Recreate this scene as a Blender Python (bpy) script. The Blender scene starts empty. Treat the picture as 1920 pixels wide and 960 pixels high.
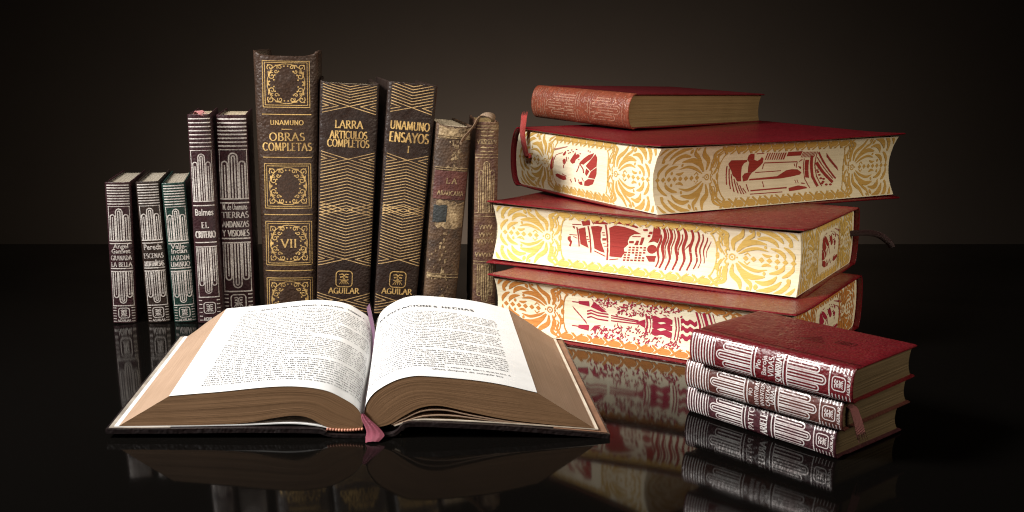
import bpy, math, random
import numpy as np
from mathutils import Matrix, Vector

scene = bpy.context.scene
R = math.radians
CM = 0.01                       # everything below is written in centimetres

# ------------------------------------------------------------------ camera
cam_d = bpy.data.cameras.new('camera')
cam = bpy.data.objects.new('camera', cam_d)
scene.collection.objects.link(cam)
cam.location = (0, 0, 0.21)
cam.rotation_euler = (R(90 - 11.12), 0, 0)
cam_d.sensor_width = 36
cam_d.lens = 36 * 2050 / 1920
cam_d.clip_start = 0.01
cam_d.clip_end = 50
scene.camera = cam

# ------------------------------------------------------------------ world, lamps, exposure
world = bpy.data.worlds.new('World')
scene.world = world
world.use_nodes = True
world.node_tree.nodes['Background'].inputs[0].default_value = (1.0, 0.9, 0.82, 1)
world.node_tree.nodes['Background'].inputs[1].default_value = 0.004
scene.view_settings.view_transform = 'Standard'
scene.view_settings.look = 'None'
scene.view_settings.exposure = 0
scene.view_settings.gamma = 1
scene.cycles.filter_width = 1.15


def aim(o, loc, target):
    o.location = [c * CM for c in loc]
    d = Vector([(t - l) * CM for t, l in zip(target, loc)])
    o.rotation_euler = d.to_track_quat('-Z', 'Y').to_euler()


def area(name, loc, target, sx, sy, power, col, spread=180):
    l = bpy.data.lights.new(name, 'AREA')
    l.shape = 'RECTANGLE'
    l.size, l.size_y = sx * CM, sy * CM
    l.energy = power
    l.color = col
    l.spread = R(spread)             # a grid on the softbox keeps its light off the backdrop
    o = bpy.data.objects.new(name, l)
    scene.collection.objects.link(o)
    aim(o, loc, target)
    return o


area('key_lamp', (-82, 34, 72), (0, 66, 4), 30, 30, 3.9, (1.0, 0.975, 0.94), 66)
area('fill_lamp', (75, 20, 55), (14, 82, 11), 40, 40, 0.6, (1.0, 0.86, 0.68), 56)
area('front_lamp', (-14, 50, 78), (-14, 82, 12), 36, 20, 0.42, (1.0, 0.93, 0.84), 46)
area('backdrop_lamp', (2, 220, -31), (2, 260, -28), 105, 8, 5.1, (1.0, 0.86, 0.73), 180)   # on the floor behind the table

# ------------------------------------------------------------------ materials


def nm(name):
    m = bpy.data.materials.new(name)
    m.use_nodes = True
    nt = m.node_tree
    b = nt.nodes['Principled BSDF']
    return m, nt, b


def node(nt, kind, **kw):
    n = nt.nodes.new(kind)
    for k, v in kw.items():
        if k in n.inputs:
            n.inputs[k].default_value = v
        else:
            setattr(n, k, v)
    return n


def ramp(nt, fac, stops):
    r = nt.nodes.new('ShaderNodeValToRGB')
    e = r.color_ramp.elements
    while len(e) < len(stops):
        e.new(0.5)
    for i, (p, c) in enumerate(stops):
        e[i].position = p
        e[i].color = (*c, 1) if len(c) == 3 else c
    nt.links.new(fac, r.inputs[0])
    return r


def mixc(nt, fac, a, b, blend='MIX'):
    m = nt.nodes.new('ShaderNodeMix')
    m.data_type = 'RGBA'
    m.blend_type = blend
    for sock, v in ((m.inputs[0], fac), (m.inputs[6], a), (m.inputs[7], b)):
        if isinstance(v, (int, float)):
            sock.default_value = v
        elif isinstance(v, tuple):
            sock.default_value = (*v, 1)
        else:
            nt.links.new(v, sock)
    return m.outputs[2]


def leather(name, col, col2=None, grain=620, bump=0.5, rough=0.42, spec=0.5, blotch=0.35, scuff=0.0):
    m, nt, b = nm(name)
    tc = node(nt, 'ShaderNodeTexCoord')
    vor = node(nt, 'ShaderNodeTexVoronoi', Scale=grain)
    vor.feature = 'SMOOTH_F1'
    nz = node(nt, 'ShaderNodeTexNoise', Scale=grain * 0.35, Detail=4.0)
    big = node(nt, 'ShaderNodeTexNoise', Scale=38.0, Detail=6.0, Roughness=0.65)
    for n in (vor, nz, big):
        nt.links.new(tc.outputs['Object'], n.inputs['Vector'])
    col2 = col2 or tuple(c * 0.5 for c in col)
    rp = ramp(nt, big.outputs[0], [(0.5 - blotch, col2), (0.5 + blotch, col)])
    base = rp.outputs[0]
    if scuff > 0:
        sc = node(nt, 'ShaderNodeTexNoise', Scale=160.0, Detail=8.0, Roughness=0.75)
        nt.links.new(tc.outputs['Object'], sc.inputs['Vector'])
        sr = ramp(nt, sc.outputs[0], [(0.56, (0, 0, 0)), (0.72, (scuff, scuff, scuff))])
        base = mixc(nt, sr.outputs[0], base, tuple(min(1, c * 2.5 + 0.06) for c in col))
    # pores read slightly darker
    pr = ramp(nt, vor.outputs['Distance'], [(0.1, (1, 1, 1)), (0.75, (0.72, 0.72, 0.72))])
    base = mixc(nt, 1.0, base, pr.outputs[0], 'MULTIPLY')
    nt.links.new(base, b.inputs['Base Color'])
    mm = nt.nodes.new('ShaderNodeMath')
    mm.operation = 'ADD'
    nt.links.new(vor.outputs['Distance'], mm.inputs[0])
    nt.links.new(nz.outputs[0], mm.inputs[1])
    bp = node(nt, 'ShaderNodeBump', Strength=bump, Distance=0.0006)
    nt.links.new(mm.outputs[0], bp.inputs['Height'])
    nt.links.new(bp.outputs[0], b.inputs['Normal'])
    rr = ramp(nt, nz.outputs[0], [(0.3, (rough - 0.08,) * 3), (0.7, (rough + 0.12,) * 3)])
    nt.links.new(rr.outputs[0], b.inputs['Roughness'])
    b.inputs['Specular IOR Level'].default_value = spec
    return m


def foil(name, col, under, metallic=0.35, rough=0.38, wear=0.45):
    m, nt, b = nm(name)
    tc = node(nt, 'ShaderNodeTexCoord')
    n1 = node(nt, 'ShaderNodeTexNoise', Scale=700.0, Detail=3.0)
    n2 = node(nt, 'ShaderNodeTexNoise', Scale=55.0, Detail=5.0)
    vor = node(nt, 'ShaderNodeTexVoronoi', Scale=620.0)
    for n in (n1, n2, vor):
        nt.links.new(tc.outputs['Object'], n.inputs['Vector'])
    r1 = ramp(nt, n1.outputs[0], [(0.36, (wear,) * 3), (0.5, (0, 0, 0))])
    r2 = ramp(nt, n2.outputs[0], [(0.35, (0.55,) * 3), (0.62, (0.0,) * 3)])
    f = mixc(nt, 1.0, r1.outputs[0], r2.outputs[0], 'SCREEN')
    base = mixc(nt, f, col, under)
    nt.links.new(base, b.inputs['Base Color'])
    b.inputs['Metallic'].default_value = metallic
    b.inputs['Roughness'].default_value = rough
    bp = node(nt, 'ShaderNodeBump', Strength=0.35, Distance=0.0005)
    nt.links.new(vor.outputs['Distance'], bp.inputs['Height'])
    nt.links.new(bp.outputs[0], b.inputs['Normal'])
    return m


def page_edges(name, col, dark, lines=55.0, contrast=1.0, rough=0.7, bump=0.5):
    """edge of a block of pages: fine lines along u of the uv map"""
    m, nt, b = nm(name)
    uv = node(nt, 'ShaderNodeUVMap')
    sep = node(nt, 'ShaderNodeSeparateXYZ')
    nt.links.new(uv.outputs[0], sep.inputs[0])
    comb = node(nt, 'ShaderNodeCombineXYZ')
    mu = node(nt, 'ShaderNodeMath', operation='MULTIPLY')
    mu.inputs[1].default_value = lines
    mv = node(nt, 'ShaderNodeMath', operation='MULTIPLY')
    mv.inputs[1].default_value = 0.8
    nt.links.new(sep.outputs[0], mu.inputs[0])
    nt.links.new(sep.outputs[1], mv.inputs[0])
    nt.links.new(mu.outputs[0], comb.inputs[0])
    nt.links.new(mv.outputs[0], comb.inputs[1])
    n = node(nt, 'ShaderNodeTexNoise', Scale=1.0, Detail=6.0, Roughness=0.7)
    nt.links.new(comb.outputs[0], n.inputs['Vector'])
    tc = node(nt, 'ShaderNodeTexCoord')
    n2 = node(nt, 'ShaderNodeTexNoise', Scale=30.0, Detail=5.0)
    nt.links.new(tc.outputs['Object'], n2.inputs['Vector'])
    c = 0.16 * contrast
    r = ramp(nt, n.outputs[0], [(0.5 - c - 0.06, dark), (0.5 + 0.05, col)])
    r2 = ramp(nt, n2.outputs[0], [(0.3, (0.8, 0.78, 0.74)), (0.65, (1, 1, 1))])
    base = mixc(nt, 0.7, r.outputs[0], r2.outputs[0], 'MULTIPLY')
    nt.links.new(base, b.inputs['Base Color'])
    b.inputs['Roughness'].default_value = rough
    b.inputs['Specular IOR Level'].default_value = 0.25
    bp = node(nt, 'ShaderNodeBump', Strength=bump, Distance=0.0006)
    nt.links.new(n.outputs[0], bp.inputs['Height'])
    nt.links.new(bp.outputs[0], b.inputs['Normal'])
    return m


def stain(name, col, col2, lines=60.0):
    """colour printed on page edges, let through by the page lines"""
    m = page_edges(name, col, col2, lines, 0.8)
    return m


def plain(name, col, col2=None, rough=0.6, scale=60.0, spec=0.3, bump=0.15):
    m, nt, b = nm(name)
    tc = node(nt, 'ShaderNodeTexCoord')
    n = node(nt, 'ShaderNodeTexNoise', Scale=scale, Detail=6.0, Roughness=0.6)
    nt.links.new(tc.outputs['Object'], n.inputs['Vector'])
    r = ramp(nt, n.outputs[0], [(0.35, col2 or tuple(c * 0.85 for c in col)), (0.6, col)])
    nt.links.new(r.outputs[0], b.inputs['Base Color'])
    b.inputs['Roughness'].default_value = rough
    b.inputs['Specular IOR Level'].default_value = spec
    bp = node(nt, 'ShaderNodeBump', Strength=bump, Distance=0.0008)
    nt.links.new(n.outputs[0], bp.inputs['Height'])
    nt.links.new(bp.outputs[0], b.inputs['Normal'])
    return m


def woven(name, col, scale=1100.0):
    m, nt, b = nm(name)
    tc = node(nt, 'ShaderNodeTexCoord')
    w = node(nt, 'ShaderNodeTexWave', Scale=scale * 1.1, Distortion=3.0)
    w.bands_direction = 'DIAGONAL'
    ch = node(nt, 'ShaderNodeTexVoronoi', Scale=scale)
    nt.links.new(tc.outputs['Object'], w.inputs['Vector'])
    nt.links.new(tc.outputs['Object'], ch.inputs['Vector'])
    r = ramp(nt, w.outputs[0], [(0.1, tuple(c * 0.82 for c in col)), (0.7, col)])
    nt.links.new(r.outputs[0], b.inputs['Base Color'])
    b.inputs['Roughness'].default_value = 0.6
    bp = node(nt, 'ShaderNodeBump', Strength=0.7, Distance=0.0006)
    nt.links.new(w.outputs[0], bp.inputs['Height'])
    nt.links.new(bp.outputs[0], b.inputs['Normal'])
    return m


def mottled(name, stops, scale=70.0, rough=0.6, grain=500, bump=0.6):
    m, nt, b = nm(name)
    tc = node(nt, 'ShaderNodeTexCoord')
    n = node(nt, 'ShaderNodeTexNoise', Scale=scale, Detail=9.0, Roughness=0.72, Distortion=0.6)
    v = node(nt, 'ShaderNodeTexVoronoi', Scale=grain)
    nt.links.new(tc.outputs['Object'], n.inputs['Vector'])
    nt.links.new(tc.outputs['Object'], v.inputs['Vector'])
    r = ramp(nt, n.outputs[0], stops)
    nt.links.new(r.outputs[0], b.inputs['Base Color'])
    b.inputs['Roughness'].default_value = rough
    ad = node(nt, 'ShaderNodeMath', operation='ADD')
    nt.links.new(n.outputs[0], ad.inputs[0])
    nt.links.new(v.outputs['Distance'], ad.inputs[1])
    bp = node(nt, 'ShaderNodeBump', Strength=bump, Distance=0.0007)
    nt.links.new(ad.outputs[0], bp.inputs['Height'])
    nt.links.new(bp.outputs[0], b.inputs['Normal'])
    return m


M = {}
M['brown'] = leather('dark brown leather', (0.066, 0.036, 0.023), (0.033, 0.018, 0.012), grain=560, bump=0.75, rough=0.40)
M['black'] = leather('black brown leather', (0.036, 0.0205, 0.015), (0.018, 0.010, 0.008), grain=600, bump=0.6, rough=0.40)
M['maroon'] = leather('dark maroon leather', (0.050, 0.016, 0.020), (0.022, 0.009, 0.011), grain=620, bump=0.6, rough=0.40)
M['nearblack'] = leather('nearly black leather', (0.016, 0.009, 0.009), (0.009, 0.005, 0.005), grain=620, bump=0.6, rough=0.40)
M['green'] = leather('dark green leather', (0.012, 0.045, 0.034), (0.008, 0.022, 0.018), grain=620, bump=0.6, rough=0.40)
M['red'] = leather('bright red leather', (0.215, 0.007, 0.014), (0.12, 0.005, 0.009), grain=800, bump=0.5, rough=0.33, scuff=0.10)
M['wine'] = leather('wine red leather', (0.185, 0.010, 0.016), (0.095, 0.007, 0.010), grain=700, bump=0.55, rough=0.35, scuff=0.12)
M['rust'] = leather('faded red brown leather', (0.30, 0.080, 0.038), (0.19, 0.040, 0.022), grain=640, bump=0.5, rough=0.36, scuff=0.5)
M['brownred'] = leather('brown red leather', (0.15, 0.045, 0.035), (0.07, 0.022, 0.018), grain=600, bump=0.6, rough=0.36, scuff=0.2)
M['plum'] = leather('plum leather', (0.085, 0.022, 0.030), (0.045, 0.013, 0.017), grain=560, bump=0.8, rough=0.36)
M['old'] = mottled('worn brown calf', [(0.30, (0.020, 0.011, 0.007)), (0.54, (0.072, 0.038, 0.019)), (0.68, (0.13, 0.075, 0.035)), (0.78, (0.36, 0.26, 0.14))])
M['oldtan'] = mottled('bare tan leather', [(0.38, (0.05, 0.032, 0.018)), (0.50, (0.20, 0.135, 0.07)), (0.68, (0.48, 0.36, 0.20))], scale=110)
M['oldred'] = mottled('red leather label', [(0.32, (0.045, 0.011, 0.011)), (0.60, (0.095, 0.026, 0.018)), (0.76, (0.20, 0.10, 0.055))], scale=80)
M['oldblue'] = mottled('dark blue paper remnant', [(0.38, (0.012, 0.013, 0.013)), (0.62, (0.030, 0.034, 0.034)), (0.75, (0.16, 0.12, 0.07))])
M['thin'] = mottled('rubbed red brown cloth', [(0.34, (0.050, 0.015, 0.014)), (0.54, (0.095, 0.045, 0.022)), (0.72, (0.19, 0.115, 0.05))], scale=60)
M['thinline'] = mottled('dull gold tooling', [(0.38, (0.12, 0.075, 0.04)), (0.62, (0.40, 0.29, 0.15))], scale=120, rough=0.45)
M['gold'] = foil('gold tooling', (0.80, 0.53, 0.20), (0.12, 0.06, 0.03), 0.3, 0.36, 0.35)
M['goldline'] = foil('fine gold lines', (0.74, 0.50, 0.23), (0.13, 0.065, 0.03), 0.25, 0.40, 0.4)
M['silver'] = foil('silver tooling', (0.84, 0.79, 0.74), (0.12, 0.07, 0.07), 0.25, 0.38, 0.45)
M['silverbright'] = foil('bright silver tooling', (0.90, 0.87, 0.84), (0.30, 0.12, 0.12), 0.2, 0.34, 0.25)
M['pink'] = foil('coppery tooling', (0.46, 0.24, 0.155), (0.28, 0.085, 0.05), 0.2, 0.42, 0.9)
M['deboss'] = plain('dark pressed line', (0.035, 0.004, 0.004), (0.03, 0.004, 0.004), rough=0.4)
M['pages'] = page_edges('old page edges', (0.50, 0.42, 0.30), (0.22, 0.17, 0.11), 45)
M['pagespale'] = page_edges('pale page edges', (0.34, 0.30, 0.24), (0.16, 0.135, 0.10), 45)
M['pagesdim'] = page_edges('browned page edges', (0.28, 0.19, 0.085), (0.10, 0.065, 0.028), 42)
M['pagesdark'] = page_edges('dark browned page edges', (0.16, 0.115, 0.06), (0.06, 0.04, 0.02), 42)
M['cream'] = page_edges('cream page edges', (0.86, 0.77, 0.57), (0.72, 0.62, 0.42), 75, 0.9, bump=0.25)
M['openedge'] = page_edges('tan page edges', (0.40, 0.27, 0.185), (0.23, 0.15, 0.10), 120, 0.8, bump=0.3)
M['opentailshade'] = page_edges('brown shaded page edges', (0.275, 0.155, 0.078), (0.10, 0.05, 0.023), 80, 0.9, bump=0.4)  # near tail face: browner, with its dim shade darkened into the colour
M['paper'] = plain('white printed paper', (0.74, 0.735, 0.725), (0.68, 0.675, 0.665), 0.65, 45, 0.25, 0.1)
M['ink'] = plain('printing ink', (0.10, 0.10, 0.105), rough=0.6)
M['greypaper'] = plain('stained beige pastedown', (0.40, 0.35, 0.29), (0.20, 0.17, 0.14), 0.7, 40)
M['brownpaper'] = plain('brown pastedown', (0.26, 0.135, 0.08), (0.17, 0.09, 0.055), 0.6, 50)
M['endpaper'] = plain('endpaper', (0.66, 0.58, 0.47), (0.50, 0.42, 0.33), 0.7, 60)
M['ochre1'] = stain('tan gold edge paint', (0.60, 0.37, 0.10), (0.48, 0.28, 0.06))
M['ochre2'] = stain('yellow edge paint', (0.74, 0.50, 0.14), (0.62, 0.39, 0.08))
M['ochre3'] = stain('orange brown edge paint', (0.56, 0.225, 0.05), (0.44, 0.15, 0.03))
M['redpaint'] = stain('red edge paint', (0.36, 0.040, 0.030), (0.24, 0.025, 0.02))
M['crimson'] = stain('crimson edge paint', (0.40, 0.022, 0.055), (0.27, 0.015, 0.035))
M['ribbonred'] = woven('red silk ribbon', (0.50, 0.06, 0.05))
M['ribbondark'] = woven('dark red silk ribbon', (0.045, 0.008, 0.010))
M['ribbonpink'] = woven('pink silk ribbon', (0.62, 0.24, 0.24))
M['ribbonrose'] = woven('rose woven ribbon', (0.33, 0.075, 0.115), 900)
M['ribbonmauve'] = woven('mauve ribbon', (0.20, 0.10, 0.17))
M['ribbontan'] = woven('tan ribbon', (0.36, 0.24, 0.15))
M['bead'] = plain('headband silk', (0.55, 0.25, 0.16), (0.35, 0.14, 0.10), 0.5, 200)

m, nt, b = nm('glossy black table')
b.inputs['Base Color'].default_value = (0.0028, 0.0024, 0.0021, 1)
b.inputs['IOR'].default_value = 1.155
tc = node(nt, 'ShaderNodeTexCoord')
n1 = node(nt, 'ShaderNodeTexNoise', Scale=9.0, Detail=6.0)
nt.links.new(tc.outputs['Object'], n1.inputs['Vector'])
rr = ramp(nt, n1.outputs[0], [(0.3, (0.035,) * 3), (0.7, (0.085,) * 3)])
nt.links.new(rr.outputs[0], b.inputs['Roughness'])
M['table'] = m
M['backdrop'] = plain('brown paper backdrop', (0.075, 0.062, 0.052), (0.070, 0.058, 0.049), 0.95, 3.0, 0.05, 0.02)

# ------------------------------------------------------------------ mesh helpers


class MB:
    def __init__(self):
        self.v, self.f, self.m, self.uv = [], [], [], []

    def add(self, vs, fs, mat=0, uvs=None):
        o = len(self.v)
        self.v += [tuple(p) for p in vs]
        for f in fs:
            self.f.append(tuple(i + o for i in f))
            self.m.append(mat)
            self.uv.append([uvs[i] if uvs else (0.0, 0.0) for i in f])

    def grid(self, fn, us, vs, mat=0, flip=False, uvf=None):
        P, U = [], []
        for u in us:
            for v in vs:
                P.append(fn(u, v))
                U.append(uvf(u, v) if uvf else (u, v))
        nv = len(vs)
        F = []
        for i in range(len(us) - 1):
            for j in range(nv - 1):
                q = (i * nv + j, (i + 1) * nv + j, (i + 1) * nv + j + 1, i * nv + j + 1)
                F.append(q[::-1] if flip else q)
        self.add(P, F, mat, U)

    def polys(self, polys, fn, mat=0):
        """flat decoration polygons laid on a surface"""
        for i, p in enumerate(polys):
            q = [Vector(fn(a, b)) for a, b in p]
            # overlapping strokes lie a hair apart, never in one plane
            n = (q[1] - q[0]).cross(q[2] - q[0])
            n = n.normalized() * (0.00018 * (i % 37)) if n.length > 1e-9 else Vector((0, 0, 0))
            self.add([tuple(c + n) for c in q], [tuple(range(len(p)))], mat, [(b * 0.5 + 0.5, a * 0.13) for a, b in p])

    def build(self, name, mats, parent=None, angle=35, **props):
        me = bpy.data.meshes.new(name)
        me.from_pydata([(x * CM, y * CM, z * CM) for x, y, z in self.v], [], self.f)
        if not isinstance(mats, (list, tuple)):
            mats = [mats]
        for mt in mats:
            me.materials.append(mt)
        me.polygons.foreach_set('material_index', self.m)
        ul = me.uv_layers.new(name='UVMap')
        flat = [c for face in self.uv for p in face for c in p]
        ul.data.foreach_set('uv', flat)
        me.polygons.foreach_set('use_smooth', [True] * len(me.polygons))
        me.update()
        me.set_sharp_from_angle(angle=R(angle))
        o = bpy.data.objects.new(name, me)
        scene.collection.objects.link(o)
        if parent:
            o.parent = parent
        for k, v in props.items():
            o[k] = v
        return o


def thing(name, label, cat, mat, group=None):
    o = bpy.data.objects.new(name, None)
    o.empty_display_size = 0.02
    scene.collection.objects.link(o)
    o.matrix_world = mat
    o['label'] = label
    o['category'] = cat
    if group:
        o['group'] = group
    return o


ST = Matrix.Identity(3)
SPV = Matrix(((0, 0, -1), (0, 1, 0), (1, 0, 0)))     # lying, spine to the viewer, head to the left
FOV = Matrix(((0, 0, 1), (0, -1, 0), (1, 0, 0)))     # lying, fore edge to the viewer, head to the right


def place(x, y, z, yaw, a, b, base):
    r = Matrix.Rotation(R(yaw), 3, 'Z') @ Matrix.Rotation(R(a), 3, 'X') @ Matrix.Rotation(R(b), 3, 'Y') @ base
    return Matrix.Translation((x * CM, y * CM, z * CM)) @ r.to_4x4()


def lin(a, b, n):
    return [a + (b - a) * i / (n - 1) for i in range(n)]


def catmull(pts, n=12):
    P = [np.array(p, float) for p in pts]
    P = [2 * P[0] - P[1]] + P + [2 * P[-1] - P[-2]]
    out = []
    for i in range(1, len(P) - 2):
        for k in range(n):
            t = k / n
            out.append(0.5 * (2 * P[i] + (P[i + 1] - P[i - 1]) * t + (2 * P[i - 1] - 5 * P[i] + 4 * P[i + 1] - P[i + 2]) * t * t + (3 * P[i] - P[i - 1] - 3 * P[i + 1] + P[i + 2]) * t ** 3))
    out.append(P[-2])
    return out


# ---- flat drawing (all return lists of polygons in a 2D plane, cm)


def dens(pts, step=0.25):
    out = [pts[0]]
    for (x0, y0), (x1, y1) in zip(pts, pts[1:]):
        n = max(1, int(math.hypot(x1 - x0, y1 - y0) / step + 0.999))
        for i in range(1, n + 1):
            out.append((x0 + (x1 - x0) * i / n, y0 + (y1 - y0) * i / n))
    return out


def line(pts, w, closed=False, step=0.25, wf=None):
    if closed:
        pts = list(pts) + [pts[0]]
    pts = dens(pts, step)
    n = len(pts)
    L, Rr = [], []
    for i in range(n):
        if closed and i in (0, n - 1):
            a, b = pts[n - 2], pts[1]
        else:
            a, b = pts[max(0, i - 1)], pts[min(n - 1, i + 1)]
        dx, dy = b[0] - a[0], b[1] - a[1]
        d = math.hypot(dx, dy) or 1e-9
        k = 1.0
        if 0 < i < n - 1:
            d1 = (pts[i][0] - pts[i - 1][0], pts[i][1] - pts[i - 1][1])
            l1 = math.hypot(*d1) or 1e-9
            c = (d1[0] * dx + d1[1] * dy) / (l1 * d)
            k = 1 / max(0.5, abs(c))
        ww = w * (wf(i / (n - 1)) if wf else 1.0) * 0.5 * k
        nx, ny = -dy / d * ww, dx / d * ww
        L.append((pts[i][0] + nx, pts[i][1] + ny))
        Rr.append((pts[i][0] - nx, pts[i][1] - ny))
    return [[L[i], Rr[i], Rr[i + 1], L[i + 1]] for i in range(n - 1)]


def arc(cx, cy, rx, ry, a0, a1, n=10):
    return [(cx + rx * math.cos(R(a)), cy + ry * math.sin(R(a))) for a in lin(a0, a1, n)]


def disc(cx, cy, rx, ry=None, n=14):
    return [arc(cx, cy, rx, ry or rx, 0, 360 - 360 / n, n)]


def rect(x0, y0, x1, y1, nx=1, ny=1):
    xs, ys = lin(x0, x1, nx + 1), lin(y0, y1, ny + 1)
    return [[(xs[i], ys[j]), (xs[i + 1], ys[j]), (xs[i + 1], ys[j + 1]), (xs[i], ys[j + 1])] for i in range(nx) for j in range(ny)]


def frame(x0, y0, x1, y1, w):
    return (line([(x0, y0), (x1, y0)], w) + line([(x0, y1), (x1, y1)], w) + line([(x0, y0), (x0, y1)], w) + line([(x1, y0), (x1, y1)], w))


def clip(p, ax, lo, hi):
    for sgn, lim in ((1, lo), (-1, hi)):
        out = []
        for i in range(len(p)):
            a, b = p[i - 1], p[i]
            fa, fb = sgn * (a[ax] - lim), sgn * (b[ax] - lim)
            if (fa < 0) != (fb < 0):
                t = fa / (fa - fb)
                out.append((a[0] + (b[0] - a[0]) * t, a[1] + (b[1] - a[1]) * t))
            if fb >= 0:
                out.append(b)
        p = out
        if len(p) < 3:
            return []
    return p


def slices(polys, ax, lo, hi, step):
    """cut polygons into bands so that they can follow a curved face, clipped to lo..hi"""
    out = []
    n = max(1, int((hi - lo) / step + 0.999))
    e = lin(lo, hi, n + 1)
    for p in polys:
        mn, mx = min(q[ax] for q in p), max(q[ax] for q in p)
        for i in range(n):
            if mx <= e[i] or mn >= e[i + 1]:
                continue
            c = clip(p, ax, e[i], e[i + 1])
            if len(c) >= 3:
                out.append(c)
    return out


def petal(x, y, ang, ln, wd, bend=0.0, n=9):
    """a curved leaf starting at x, y"""
    pts = [(x, y)]
    a = R(ang)
    for i in range(n):
        a += R(bend) / n
        pts.append((pts[-1][0] + math.cos(a) * ln / n, pts[-1][1] + math.sin(a) * ln / n))
    return line(pts, wd, step=9, wf=lambda t: max(0.08, math.sin(math.pi * min(1, t * 0.92 + 0.05)) ** 0.7))


def xf(polys, fx):
    return [[fx(a, b) for a, b in p] for p in polys]


# ---- lettering: a small roman stroke alphabet (serifs are added at stroke ends)
def _g():
    A = arc
    G = {
        'A': (.82, [[(.0, 0), (.41, 1), (.82, 0)], [(.15, .36), (.67, .36)]]),
        'B': (.66, [[(.1, 0), (.1, 1)], [(.1, 1)] + A(.3, .76, .26, .24, 90, -90) + [(.1, .52)], [(.1, .52)] + A(.32, .26, .32, .26, 90, -90) + [(.1, 0)]]),
        'C': (.78, [A(.45, .5, .42, .5, 45, 315, 14)]),
        'D': (.78, [[(.1, 0), (.1, 1)], [(.1, 1)] + A(.28, .5, .46, .5, 90, -90, 12) + [(.1, 0)]]),
        'E': (.6, [[(.1, 0), (.1, 1)], [(.1, 1), (.56, 1)], [(.1, .52), (.48, .52)], [(.1, 0), (.6, 0)]]),
        'G': (.82, [A(.45, .5, .42, .5, 45, 330, 14), [(.78, .0), (.78, .42), (.52, .42)]]),
        'H': (.8, [[(.1, 0), (.1, 1)], [(.7, 0), (.7, 1)], [(.1, .5), (.7, .5)]]),
        'I': (.24, [[(.12, 0), (.12, 1)]]),
        'J': (.4, [[(.28, 1), (.28, .1), (.05, -.12)]]),
        'L': (.58, [[(.1, 0), (.1, 1)], [(.1, 0), (.58, 0), (.58, .14)]]),
        'M': (1., [[(.08, 0), (.14, 1), (.5, .1), (.86, 1), (.92, 0)]]),
        'N': (.82, [[(.1, 0), (.1, 1), (.72, 0), (.72, 1)]]),
        'O': (.88, [A(.44, .5, .42, .5, 0, 360, 20)]),
        'P': (.62, [[(.1, 0), (.1, 1)], [(.1, 1)] + A(.3, .73, .28, .27, 90, -90) + [(.1, .46)]]),
        'R': (.72, [[(.1, 0), (.1, 1)], [(.1, 1)] + A(.3, .75, .26, .25, 90, -90) + [(.1, .5)], [(.32, .5), (.72, 0)]]),
        'S': (.56, [A(.29, .75, .23, .25, 40, 250, 9) + A(.29, .25, .25, .25, 80, -140, 9)]),
        'T': (.72, [[(.36, 0), (.36, 1)], [(.0, .9), (.0, 1), (.72, 1), (.72, .9)]]),
        'U': (.8, [[(.1, 1)] + A(.4, .32, .3, .32, 180, 360) + [(.7, 1)]]),
        'V': (.8, [[(.0, 1), (.4, 0), (.8, 1)]]),
        'Y': (.76, [[(.0, 1), (.38, .48), (.76, 1)], [(.38, 0), (.38, .5)]]),
        'Z': (.66, [[(.05, 1), (.62, 1), (.03, 0), (.64, 0)]]),
        ' ': (.4, []), '.': (.2, [[(.1, 0), (.1, .1)]]), '-': (.4, [[(.05, .4), (.35, .4)]]),
    }
    G['Ñ'] = (G['N'][0], G['N'][1] + [[(.2, 1.14), (.36, 1.24), (.5, 1.14), (.64, 1.24)]])
    return G


GLY = _g()


def roman(text, cx, cy, h, wmax=None, bold=1.0, sp=0.2, serif=True, squeeze=1.0):
    """text centred on cx with its baseline at cy; returns polygons"""
    W = sum(GLY[c][0] for c in text) + sp * (len(text) - 1)
    k = h * squeeze
    if wmax and W * k > wmax:
        k = wmax / W
    out = []
    x = cx - W * k / 2
    for ch in text:
        w, strokes = GLY[ch]
        for s in strokes:
            P = [(x + a * k, cy + b * h) for a, b in s]
            for p0, p1 in zip(P, P[1:]):
                dx, dy = p1[0] - p0[0], p1[1] - p0[1]
                d = math.hypot(dx, dy) or 1e-9
                th = h * bold * (0.075 + 0.085 * abs(dy) / d)
                nx, ny = -dy / d * th / 2, dx / d * th / 2
                ex, ey = dx / d * th * 0.2, dy / d * th * 0.2
                out.append([(p0[0] + nx - ex, p0[1] + ny - ey), (p0[0] - nx - ex, p0[1] - ny - ey), (p1[0] - nx + ex, p1[1] - ny + ey), (p1[0] + nx + ex, p1[1] + ny + ey)])
            if serif and len(s) <= 5:
                for e, q in ((s[0], s[1]), (s[-1], s[-2])):
                    if (abs(e[1]) < .01 or abs(e[1] - 1) < .01) and abs(e[1] - q[1]) > abs(e[0] - q[0]) * 1.2:
                        px, py = x + e[0] * k, cy + e[1] * h
                        t = h * 0.035 * bold
                        out.append([(px - .13 * k, py - t), (px + .13 * k, py - t), (px + .13 * k, py + t), (px - .13 * k, py + t)])
        x += (w + sp) * k
    return out


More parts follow.
